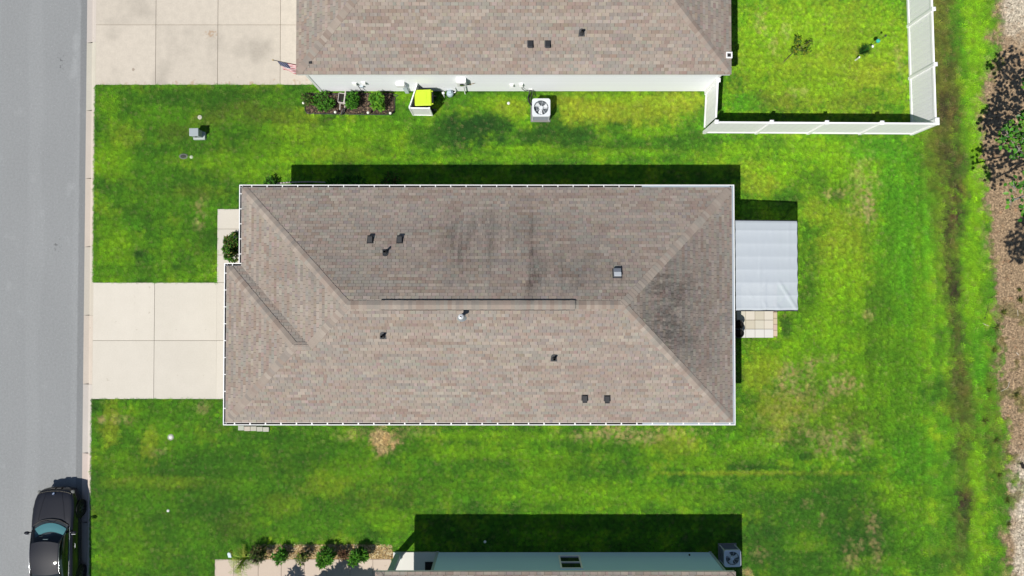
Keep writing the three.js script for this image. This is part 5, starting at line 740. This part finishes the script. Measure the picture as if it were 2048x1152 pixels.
{
  const x0 = -9.136, x1 = -5.164, z0 = uw.s + 0.06, z1 = -8.159;
  const sh = new THREE.Shape(), c = 0.3; sh.moveTo(x0 + c, -z1 + 0.05); sh.lineTo(x1 - c, -z1); sh.quadraticCurveTo(x1, -z1, x1, -z1 + c); sh.lineTo(x1, -z0); sh.lineTo(x0 + 0.05, -z0); sh.lineTo(x0, -z1 + c); sh.quadraticCurveTo(x0, -z1 + 0.05, x0 + c, -z1 + 0.05);
  const g = new THREE.ShapeGeometry(sh); g.rotateX(-Math.PI / 2); g.translate(0, 0.012, 0); const bed = mesh('mulch_bed', g, mat(base(72, 56, 44), 1)); tag(bed, null, null, null, 'structure');
  const pts = sh.getSpacedPoints(110).map((p) => [p.x, 0.03, -p.y]).filter((p) => p[2] > z0 + 0.05), ed = thing('bed_edging', 'thin dark plastic edging round the mulch bed', 'edging'); mesh('edging_strip', tube(pts, 0.022, 6, 90), plasticBlack, ed);
  chips('mulch_chips', 'brown bark chips covering the bed by the pale wall', 5200, () => [R(x0 + 0.08, x1 - 0.08), R(0.018, 0.035), R(z0 + 0.03, z1 - 0.07)], mulchTones);
  keepOff.push([x0, z0 - 0.05, x1, z1]);
  const gr = 'shrubs in the mulch bed';
  shrub('loose grey-green shrub at the left end of the mulch bed', 'garden_shrub', -8.939, -8.757, 0.28, 0.28, 0.34, 420, [...G3, G1[1]], 0.08, 0.035, gr); shrub('wide green shrub left of the white planter cart', 'garden_shrub', -8.232, -8.646, 0.42, 0.34, 0.45, 760, [...G1, G1[1], G3[1]], 0.1, 0.04, gr); shrub('round green shrub right of the white planter cart', 'garden_shrub', -6.974, -8.646, 0.26, 0.32, 0.6, 620, G1, 0.11, 0.045, gr); shrub('bright green upright shrub at the right end of the mulch bed', 'garden_shrub', -5.848, -8.602, 0.26, 0.34, 0.75, 760, [...G2, G1[1]], 0.11, 0.045, gr);
  const lamp = thing('path_light', 'small white globe path light at the left edge of mulch bed', 'path light', -9.114, 0, -8.602, 0, 'path lights round the mulch bed'); lamp.position.set(-9.114, 0, -8.602); lamp.rotation.y = 0;
  { const s = new THREE.SphereGeometry(0.06, 16, 12); s.translate(0, 0.3, 0); mesh('lamp_globe', s, mat(base(246, 246, 232, 1.2), 0.4), lamp); mesh('stake', cyl(0.012, 0.01, 0.28, 0, 0.12, 0, 8), plasticBlack, lamp); mesh('collar', cyl(0.04, 0.03, 0.03, 0, 0.245, 0, 12), plasticBlack, lamp); }
  for (const [l, x, z] of [['small white globe path light below the white planter cart', -7.722, -8.203], ['small white globe path light midway along the front of mulch bed', -6.288, -8.181], ['small white globe path light at the right corner of mulch bed', -5.317, -8.159]]) again(lamp, l, x, 0, z);
  // wooden planter cart
  const ct = thing('planter_cart', 'small white wooden planter cart between shrubs in mulch bed', 'planter', -7.415, 0, -8.668, 0.1), wd = mat(base(222, 214, 208, 1.4), 0.8); ct.position.set(-7.415, 0.03, -8.668); ct.rotation.y = -0.12;
  for (const s of [-1, 1]) { for (let k = 0; k < 3; k++) mesh('side_board', rbox(0.02, 0.08, 0.4, s * 0.15, 0.22 + k * 0.085, -0.12, 0.004), wd, ct); mesh('shaft', bar([s * 0.13, 0.18, -0.4], [s * 0.1, 0.14, 0.34], 0.022), wd, ct); }
  for (const z of [-0.32, 0.08]) for (let k = 0; k < 3; k++) mesh('end_board', rbox(0.28, 0.08, 0.02, 0, 0.22 + k * 0.085, z, 0.004), wd, ct); mesh('potting_soil', box(0.27, 0.02, 0.37, 0, 0.36, -0.12), mat(base(40, 36, 34), 1), ct); mesh('back_post', rbox(0.05, 0.62, 0.05, 0.18, 0.31, -0.34, 0.008), wd, ct); mesh('back_post', rbox(0.05, 0.5, 0.05, 0.18, 0.25, 0.12, 0.008), wd, ct); mesh('hand_rail', rbox(0.05, 0.04, 0.56, 0.18, 0.63, -0.11, 0.008), wd, ct);
  { const w = part('wheel', ct), t = new THREE.TorusGeometry(0.15, 0.02, 8, 28); t.rotateY(1.2); t.translate(0.06, 0.16, 0.4); mesh('wheel_rim', t, mat(base(92, 94, 100), 0.6), w); const sp = []; for (let k = 0; k < 6; k++) { const a = k * Math.PI / 3, g = bar([0, 0, 0], [0, 0.15 * Math.sin(a), 0.15 * Math.cos(a)], 0.008); g.rotateY(1.2 - Math.PI / 2); g.translate(0.06, 0.16, 0.4); sp.push(g); } mesh('wheel_spokes', join(sp), mat(base(92, 94, 100), 0.6), w); }
}
// gravel bed and plants along the lower walk
{
  const x0 = -11.106, x1 = -5.171, z1 = 11.301 + 0.0, za = 10.608, sh = new THREE.Shape(); sh.moveTo(x0 - 0.1, -z1); sh.lineTo(x0 + 0.05, -za - 0.2);
  for (let k = 0; k <= 14; k++) sh.lineTo(mix(x0 + 0.2, x1 - 0.35, k / 14), -za + 0.05 * Math.sin(k * 1.7) + 0.02 * k / 14); sh.lineTo(x1 - 0.02, -za - 0.22); sh.lineTo(x1, -z1);
  const g = new THREE.ShapeGeometry(sh); g.rotateX(-Math.PI / 2); g.translate(0, 0.01, 0); tag(mesh('gravel_bed', g, mat(base(176, 146, 106), 1)), null, null, null, 'structure');
  chips('gravel', 'tan gravel along the lower walk', 4200, () => [R(x0, x1 - 0.06), R(0.018, 0.04), R(za + 0.06, z1 - 0.03)], [baseA(230, 204, 150), baseA(212, 182, 124), baseA(240, 224, 184), baseA(190, 156, 104), baseA(150, 124, 84)], 0.85).userData.category = 'gravel';
  keepOff.push([x0 + 0.35, za + 0.14, x1 - 0.2, z1], [x0 + 0.9, za + 0.07, x1 - 0.6, z1], [x1 - 0.4, za + 0.3, x1, z1], [x0, z1 - 0.2, x1, z1]);
  const gr = 'shrubs in the gravel bed';
  shrub('small green shrub next to the spiky yellow-green clump', 'bed_shrub', -9.992, 11.041, 0.28, 0.28, 0.5, 480, G1, 0.11, 0.035, gr); shrub('thin pale shrub third along the gravel bed', 'bed_shrub', -9.032, 11.085, 0.28, 0.26, 0.62, 260, [...G3, GY_[1]], 0.1, 0.03, gr); shrub('full green shrub in the middle of the gravel bed', 'bed_shrub', -8.051, 11.063, 0.36, 0.34, 0.65, 760, [...G1, G2[0]], 0.12, 0.04, gr); shrub('full green shrub nearest the porch post', 'bed_shrub', -6.589, 11.063, 0.36, 0.34, 0.75, 760, [...G1, G2[0]], 0.12, 0.04, gr); shrub('thin reddish-brown shrub between two full green shrubs', 'bed_shrub', -7.287, 11.041, 0.26, 0.26, 0.5, 240, [baseA(120, 84, 62), baseA(96, 76, 50)], 0.09, 0.03, gr);
  shrub('dark low shrub added for the spiky clump shadow at the left end of the gravel bed', 'bed_shrub', -10.910, 10.911, 0.3, 0.3, 0.7, 420, [...G3, baseA(70, 60, 44)], 0.14, 0.025, gr);  // added clump; its dark leaf tones draw the cast shadow of the spiky plant
  const sp = thing('spiky_plant', 'spiky yellow-green palm-like clump leaning over the lower walk', 'plant', -11.584, 0, 11.171), acc = new Acc();
  sp.position.set(-11.584, 0.02, 11.171); sp.rotation.y = 0;
  for (let f = 0; f < 30; f++) { const a = R(0, 6.28), L = R(0.35, 0.72), lift = R(0.25, 0.9), t = GY_[Math.floor(R(0, 3))].map((v, q) => mix(v, G1[1][q], R(0, 0.6))); let prev = null; for (let k = 0; k <= 7; k++) { const u = k / 7, r = L * u, y = 0.1 + lift * Math.sin(u * 2.1) * 0.75, w = 0.016 * (1 - u * 0.8), ca = Math.cos(a), sa = Math.sin(a), l = [ca * r - sa * w, y, sa * r + ca * w], q = [ca * r + sa * w, y, sa * r - ca * w]; if (prev) acc.quad(prev[0], prev[1], q, l, t); prev = [l, q]; if (k > 1) for (const s of [-1, 1]) leaf(acc, [ca * r, y, sa * r], [ca * 0.7 - s * sa, -0.15, sa * 0.7 + s * ca], 0.2 * (1.1 - u * 0.6), 0.016, t); } }
  mesh('fronds', acc.geo(), leafMat, sp).userData.kind = 'stuff'; mesh('stump', cyl(0.05, 0.07, 0.14, 0, 0.06, 0, 10), barkMat, sp);
  // two taller shrubs just below the frame whose shade falls on the walk
  shrub('tall leafy shrub south of the lower walk by the porch', 'tall_shrub', -7.75, 12.95, 1.35, 0.62, 2.3, 4200, G1, 0.16, 0.07, 'tall shrubs beyond the lower walk'); shrub('tall narrow shrub south of the lower walk, farther from the porch', 'tall_shrub', -10.35, 12.95, 0.5, 0.45, 1.7, 900, G1, 0.16, 0.06, 'tall shrubs beyond the lower walk');
}
// plants round the middle house
shrub('dense olive-green shrub beside the front walk under the eave', 'entry_shrub', -12.022, -2.331, 0.32, 0.58, 1.05, 1900, [...G1, G3[0], G3[1], baseA(130, 124, 66)], 0.1, 0.045);
shrub('wide green shrub in the shade north of the middle house', 'shade_shrub', -7.190, -5.064, 0.72, 0.42, 0.7, 1500, G1, 0.13, 0.06, 'shrubs in the shade of the middle house'); shrub('small dark shrub in the shade north of the middle house', 'shade_shrub', -5.237, -5.103, 0.36, 0.34, 0.6, 600, [...G1, G3[2]], 0.11, 0.05, 'shrubs in the shade of the middle house'); shrub('tiny dark shrub at the left end of the scalloped edging', 'shade_shrub', -10.567, -5.115, 0.25, 0.25, 0.4, 300, [...G1, G3[3]], 0.09, 0.04, 'shrubs in the shade of the middle house');
{
  const e = thing('scalloped_edging', 'row of small pale scalloped edging stones along the north wall bed', 'edging'), m = mat(base(196, 190, 182), 0.95);
  for (let k = 0; k < 20; k++) { const x = mix(-10.395, -7.929, k / 19), z = mix(-5.105, -5.149, k / 19) - 0.06 * Math.sin(k / 19 * Math.PI), g = cyl(0.065, 0.065, 0.05, 0, 0, 0, 14); g.rotateX(Math.PI / 2); g.translate(x, 0.06, z); mesh('stone', g, m, e); }
  const s = thing('stone_border', 'short border of pale stone blocks by the garage corner', 'edging'), xs = -11.950, xe = -10.593, z = 5.595; for (let k = 0; k < 5; k++) { const w = (xe - xs) / 5; mesh('block', rbox(w - 0.012, 0.14, 0.2, xs + (k + 0.5) * w, 0.06 + R(-0.005, 0.005), z + R(-0.01, 0.01) + k * 0.012, 0.015), mat(base(206 + R(-10, 10), 204, 190), 0.95), s); }
}
// saplings in the fenced yard
{
  const o = thing('staked_sapling', 'thin leafy sapling with a pale trunk tag in the fenced yard', 'sapling', 11.974, 0, -10.489), acc = new Acc(), top = [0.62, 1.5, -0.45], br = [bar([0, 0, 0], [0.3, 0.85, -0.3], 0.016, 0.012), bar([0.3, 0.85, -0.3], top, 0.012, 0.006)];
  for (let k = 0; k < 15; k++) { const a = R(0, 6.28), p = [0.34 + Math.cos(a) * R(0.12, 0.46), R(0.75, 1.6), -0.32 + Math.sin(a) * R(0.12, 0.46)]; br.push(bar([0.3, R(0.6, 0.95), -0.3], p, 0.007, 0.003, 5)); for (let q = 0; q < 14; q++) leaf(acc, [p[0] + R(-0.07, 0.07), p[1] + R(-0.06, 0.06), p[2] + R(-0.07, 0.07)], [R(-1, 1), R(-0.3, 0.6), R(-1, 1)], R(0.06, 0.12), R(0.035, 0.06), [baseA(120, 142, 30), baseA(146, 156, 36), baseA(76, 116, 30), baseA(60, 98, 28)][Math.floor(R(0, 4))]); }
  mesh('stem', join(br), barkMat, o); mesh('leaves', acc.geo(), leafMat, o).userData.kind = 'stuff'; mesh('trunk_tag', rbox(0.06, 0.16, 0.02, 0.3, 0.8, -0.28, 0.005), mat(base(240, 240, 236, 1.2), 0.6), o);
  const w = thing('spiky_grass_plant', 'dark green strappy plant with white stake in the fenced yard', 'plant', 15.358, 0, -10.867), ac = new Acc();
  for (let k = 0; k < 150; k++) { const a = R(0, 6.28), L = R(0.16, 0.36), t = baseA(50 + R(-10, 22), 100 + R(-20, 34), 40), h = R(0.3, 0.75), w2 = 0.011; let pr = null; for (let q = 0; q <= 5; q++) { const u = q / 5, r = L * u, y = h * Math.sin(u * 2.0), ca = Math.cos(a), sa = Math.sin(a), ww = w2 * (1 - u * 0.85), l = [ca * r - sa * ww, y, sa * r + ca * ww], m = [ca * r + sa * ww, y, sa * r - ca * ww]; if (pr) ac.quad(pr[0], pr[1], m, l, t); pr = [l, m]; } }
  mesh('strap_leaves', ac.geo(), leafMat, w).userData.kind = 'stuff'; mesh('white_stake', bar([-0.2, 0, 0.28], [-0.26, 0.5, 0.32], 0.035, 0.035, 10), mat(base(246, 246, 244, 1.15), 0.5), w);
  const s = thing('garden_stake', 'thin stake with teal glass ball beside the strappy plant', 'garden ornament', 15.536, 0, -11.000); mesh('stake', bar([0, 0, 0], [0.16, 1.5, -0.1], 0.012, 0.008), plasticDark, s); const b = new THREE.SphereGeometry(0.09, 18, 14); b.translate(0.11, 1.0, -0.07); mesh('glass_ball', b, phys(base(70, 200, 170, 1.3), 0.08, { clearcoat: 1 }), s); const b2 = new THREE.SphereGeometry(0.05, 14, 10); b2.scale(1, 0.7, 1.3); b2.translate(0.08, 0.62, 0.02); mesh('white_petal', b2, mat(base(240, 244, 238, 1.2), 0.4), s); const tp = new THREE.SphereGeometry(0.045, 12, 8); tp.translate(0.16, 1.5, -0.1); mesh('stake_top', tp, plasticDark, s);
}
// trees at the soil strip, mostly beyond the right edge
function bigTree(label, x, z, clumps, n, len, tones, singles, group, trunkH) {
  const o = thing('broadleaf_tree', label, 'tree', x, 0, z, 0, group), acc = new Acc(), wood = [], list = [];
  wood.push(tube([[0, 0, 0], [R(-0.1, 0.1), trunkH * 0.5, R(-0.1, 0.1)], [0, trunkH, 0]], 0.1, 10));
  for (const [cx, cy, cz, r] of clumps) {
    const dx = cx - x, dz = cz - z; wood.push(tube([[0, trunkH * 0.8, 0], [dx * 0.45, mix(trunkH, cy, 0.6), dz * 0.45 + R(-0.15, 0.15)], [dx, cy, dz]], 0.035, 6, 14));
    for (let k = 0; k < 6; k++) { const a = R(0, 6.28), q = [dx + Math.cos(a) * r * 0.8, cy + R(-0.3, 0.35) * r, dz + Math.sin(a) * r * 0.8]; wood.push(bar([dx, cy, dz], q, 0.014, 0.006, 5)); }
    for (let k = 0; k < n * r * r; k++) { const a = R(0, 6.28), q = Math.sqrt(R(0.03, 1)) * r, p = [dx + Math.cos(a) * q, cy + R(-0.45, 0.45) * r, dz + Math.sin(a) * q]; list.push(p); }
  }
  list.sort((a, b) => (a[0] + x) / (30 - a[1]) - (b[0] + x) / (30 - b[1]));
  list.forEach((p, i) => { const t = tones[Math.floor(R(0, tones.length))].map((v) => v * R(0.8, 1.2)), A = i < singles ? new Acc() : acc; leaf(A, p, [R(-1, 1), R(-0.35, 0.35), R(-1, 1)], len * R(0.75, 1.25), len * R(0.7, 0.95), t, 0.12); if (i < singles) mesh('leaf', A.geo(), glossLeaf, o); });
  mesh('trunk', join(wood), paleBark, o); mesh('crown', acc.geo(), glossLeaf, o).userData.kind = 'stuff'; return o;
}
const TG = [baseA(70, 128, 34), baseA(92, 152, 44), baseA(54, 106, 32), baseA(104, 158, 52)];
bigTree('broadleaf tree with big round leaves over the bare soil, upper right', 23.2, -5.4, [[19.6, 3.2, -6.4, 0.5], [19.85, 3.0, -6.75, 0.5], [19.9, 3.3, -5.9, 0.55], [20.1, 3.2, -6.4, 0.6], [20.1, 3.3, -6.0, 0.55], [20.3, 3.4, -6.9, 0.6], [19.3, 5.0, -7.9, 0.5], [19.9, 4.8, -8.1, 0.7], [20.2, 4.6, -7.2, 0.85], [19.65, 4.3, -6.7, 0.5], [20.9, 4.6, -7.6, 0.9], [20.9, 4.5, -6.4, 0.8], [19.0, 5.0, -4.3, 0.5], [19.5, 5.1, -3.9, 0.6], [18.85, 5.0, -3.35, 0.38], [19.2, 4.9, -3.0, 0.45], [20.2, 4.8, -3.6, 0.7], [18.5, 4.9, -4.15, 0.3], [18.3, 5.0, -3.62, 0.2], [20.9, 5.0, -4.4, 0.8], [21.6, 5.1, -5.6, 1.0]], 125, 0.17, TG, 160, 'trees along the soil strip', 2.4);
bigTree('tall tree beyond the soil strip casting the lone soft shadow', 24.6, 2.6, [[18.75, 8.2, 1.35, 0.5], [19.0, 8.5, 0.75, 0.42], [18.9, 8.1, 1.9, 0.4], [19.7, 8.3, 1.6, 0.6], [20.6, 8.9, 2.0, 0.8], [21.8, 9.2, 2.6, 0.9]], 460, 0.15, TG, 0, 'trees along the soil strip', 6.4);

// ---------------------------------------------------------------- grass tufts
{
  const blades = new Acc(), gr = rngOf(5);
  for (let i = 0; i < 7; i++) { const a = i * 0.9 + gr() * 0.6, L = 0.045 + gr() * 0.03, w = 0.0042 + gr() * 0.002, r0 = gr() * 0.018, ca = Math.cos(a), sa = Math.sin(a), at = (r, y, s) => [ca * r - sa * s, y, sa * r + ca * s], sp = 0.55 + gr() * 0.5, c = 0.86 + gr() * 0.28, col = [c, c, c]; const m = [L * 0.5 * sp + r0, 0.02 + gr() * 0.01], t = [L * sp * 1.25 + r0, 0.028 + gr() * 0.014]; blades.quad(at(r0, -0.004, -w), at(r0, -0.004, w), at(m[0], m[1], w), at(m[0], m[1], -w), col); blades.tri(at(m[0], m[1], -w), at(m[0], m[1], w), at(t[0], t[1], 0), col); }
  const geo = blades.geo(), x0 = LX0 + 0.01, x1 = 23.6, z0 = -14.4, z1 = 13.6, st = 0.0405, P = [], C = [], foot = [[GG + 0.5, GT + 0.5, GE - 0.5, GS - 0.5], [GW + 0.5, GN + 0.5, GE - 0.5, GS - 0.5], [UW, -40, UE - 0.25, uw.s + 0.015], [SW_ + 0.3, 10.987, SE_ - 0.3, 40]];
  const off = [...keepOff, ...foot];
  for (let z = z0; z < z1; z += st) for (let x = x0; x < x1; x += st) {
    const X = x + R(0, st), Z = z + R(0, st); if (off.some(([a, b, c, d]) => X > a && X < c && Z > b && Z < d)) continue;
    const [r, g, b, den] = lawnAt(X, Z); if (rnd() > den) continue;
    const clump = clumpAt(X, Z), lum = R(0.9, 1.35) * Math.exp(0.75 * clump), yl = R(-0.08, 0.14) + 0.12 * noise(X * 2.6 + 50, Z * 2.6), dry = rnd() < 0.035 ? 0.5 : 0; P.push(X, Z, R(0, 6.28), R(0.75, 1.3) * (1 + 0.55 * clump) * (X > 18 ? 1.35 : 1));
    C.push(mix(r * lum * (1 + yl), GR.tan[0], dry), mix(g * lum, GR.tan[1], dry), mix(b * lum * (1 - yl * 0.4), GR.tan[2], dry));
  }
  const n = P.length / 4, o = new THREE.InstancedMesh(geo, mat(0xffffff, 0.9, { vertexColors: true }), n), m = new THREE.Matrix4(), q = new THREE.Quaternion(), up = new THREE.Vector3(0, 1, 0), v = new THREE.Vector3(), s = new THREE.Vector3(), c = new THREE.Color();
  for (let i = 0; i < n; i++) { q.setFromAxisAngle(up, P[i * 4 + 2]); m.compose(v.set(P[i * 4], 0, P[i * 4 + 1]), q, s.setScalar(P[i * 4 + 3])); o.setMatrixAt(i, m); o.setColorAt(i, c.setRGB(C[i * 3], C[i * 3 + 1], C[i * 3 + 2])); }
  o.name = 'grass'; o.castShadow = o.receiveShadow = true; o.userData = { kind: 'stuff', label: 'short mown grass over all the lawns', category: 'grass' }; scene.add(o);
}
// ---------------------------------------------------------------- weeds, sticks and litter on the soil strip
{
  const wt = [baseA(96, 104, 40), baseA(120, 128, 56), baseA(70, 92, 34)];
  const weed = (label, x, z, r, n) => { const o = thing('weed_clump', label, 'weed', x, 0, z, 0, 'weed clumps on the soil strip'), ac = new Acc(); for (let k = 0; k < n; k++) { const a = R(0, 6.28), L = R(0.4, 1) * r, t = wt[Math.floor(R(0, 3))], h = R(0.05, 0.16), w = 0.012; let pr = null; for (let q = 0; q <= 3; q++) { const u = q / 3, rr = L * u, y = 0.01 + h * Math.sin(u * 2.4), ca = Math.cos(a), sa = Math.sin(a), ww = w * (1 - u * 0.9), l = [ca * rr - sa * ww, y, sa * rr + ca * ww], m = [ca * rr + sa * ww, y, sa * rr - ca * ww]; if (pr) ac.quad(pr[0], pr[1], m, l, t); pr = [l, m]; } } mesh('blades', ac.geo(), leafMat, o).userData.kind = 'stuff'; };
  const at = [[22.266, 0.003, 0.25], [22.228, -0.436, 0.14], [21.534, 0.552, 0.26], [21.241, 1.210, 0.3], [21.097, 2.196, 0.22], [20.666, 5.257, 0.24], [21.136, 6.129, 0.22], [21.585, 8.741, 0.2], [21.637, 9.762, 0.16], [21.249, 7.654, 0.18], [22.037, 4.165, 0.18], [20.835, 3.946, 0.18]], where = ['nearest the lone soft shadow', 'smallest, just above the largest gap of bare soil', 'right of the dark forked stick', 'right of the white stick', 'below the white stick at the grass edge', 'at the widest brown verge', 'below the brown verge', 'by the top of the pale sandy rut', 'beside the pale sandy rut', 'between verge and sandy rut', 'alone on open brown soil', 'at the lime grass edge'];
  at.forEach(([x, z, r], i) => weed('olive weed clump on the soil strip ' + where[i], x, z, r, 46));
  const stick = (label, pts, r, m) => { const o = mesh('fallen_stick', tube(pts.map(([x, z], i) => [x, 0.025 + 0.012 * (i % 2), z]), r, 6, 20), m); tag(o, label, 'stick', 'sticks on the soil strip'); };
  const pale = mat(base(236, 226, 208), 0.8), dkw = mat(base(50, 40, 32), 0.9);
  stick('short white stick at the edge of the lime grass', [[20.629, 1.013], [20.781, 1.100], [20.913, 1.144]], 0.022, pale); stick('long dark forked stick above the white stick', [[20.718, 0.881], [20.856, 0.399], [20.948, 0.003], [21.171, -0.216]], 0.018, dkw); stick('curved pale twig on the brown soil', [[21.382, 4.012], [21.690, 3.837], [21.781, 3.575]], 0.009, pale); stick('small pale chip of wood near the right edge of the soil', [[22.105, 2.306], [22.191, 2.415]], 0.014, pale); stick('thin pale twig lying upright above the weed clumps', [[22.172, 0.442], [22.191, 0.706]], 0.008, pale); stick('straight pale straw lying in the ditch grass', [[19.218, -2.305], [19.379, -2.944]], 0.007, mat(base(196, 176, 130), 0.9)); stick('pale straw beside the dark wet soil', [[19.762, 11.453], [19.933, 11.735]], 0.008, mat(base(206, 196, 130), 0.9)); stick('dark charred clod near the right edge of the soil', [[22.218, 7.109], [22.304, 7.218], [22.346, 7.349]], 0.07, mat(base(34, 30, 28), 1));
  const f = thing('red_litter', 'small crumpled dark red wrapper in the tree shade', 'litter', 21.588, 0, -7.206, 0.4); f.position.set(21.588, 0.01, -7.206); const g = new THREE.IcosahedronGeometry(0.09, 2), p = g.attributes.position; for (let i = 0; i < p.count; i++) { const k = 1 + 0.4 * noise(p.getX(i) * 20, p.getZ(i) * 20 + p.getY(i) * 9); p.setXYZ(i, p.getX(i) * k * 1.2, p.getY(i) * k * 0.5 + 0.03, p.getZ(i) * k * 0.8); } g.computeVertexNormals(); mesh('wrapper', g, mat(base(150, 24, 34), 0.5), f);
  chips('soil_litter', 'scattered bark bits and pebbles on the soil strip', 1100, () => { let x, z; do { x = R(20.6, 23.4); z = R(-13.5, 13); } while (lawnAt(x, z)[3] > 0.35); return [x, R(0.004, 0.015), z]; }, [baseA(150, 126, 98), baseA(110, 90, 68), baseA(176, 156, 128), baseA(84, 68, 52)], 0.75).userData.category = 'litter';
}

renderer.render(scene, camera);
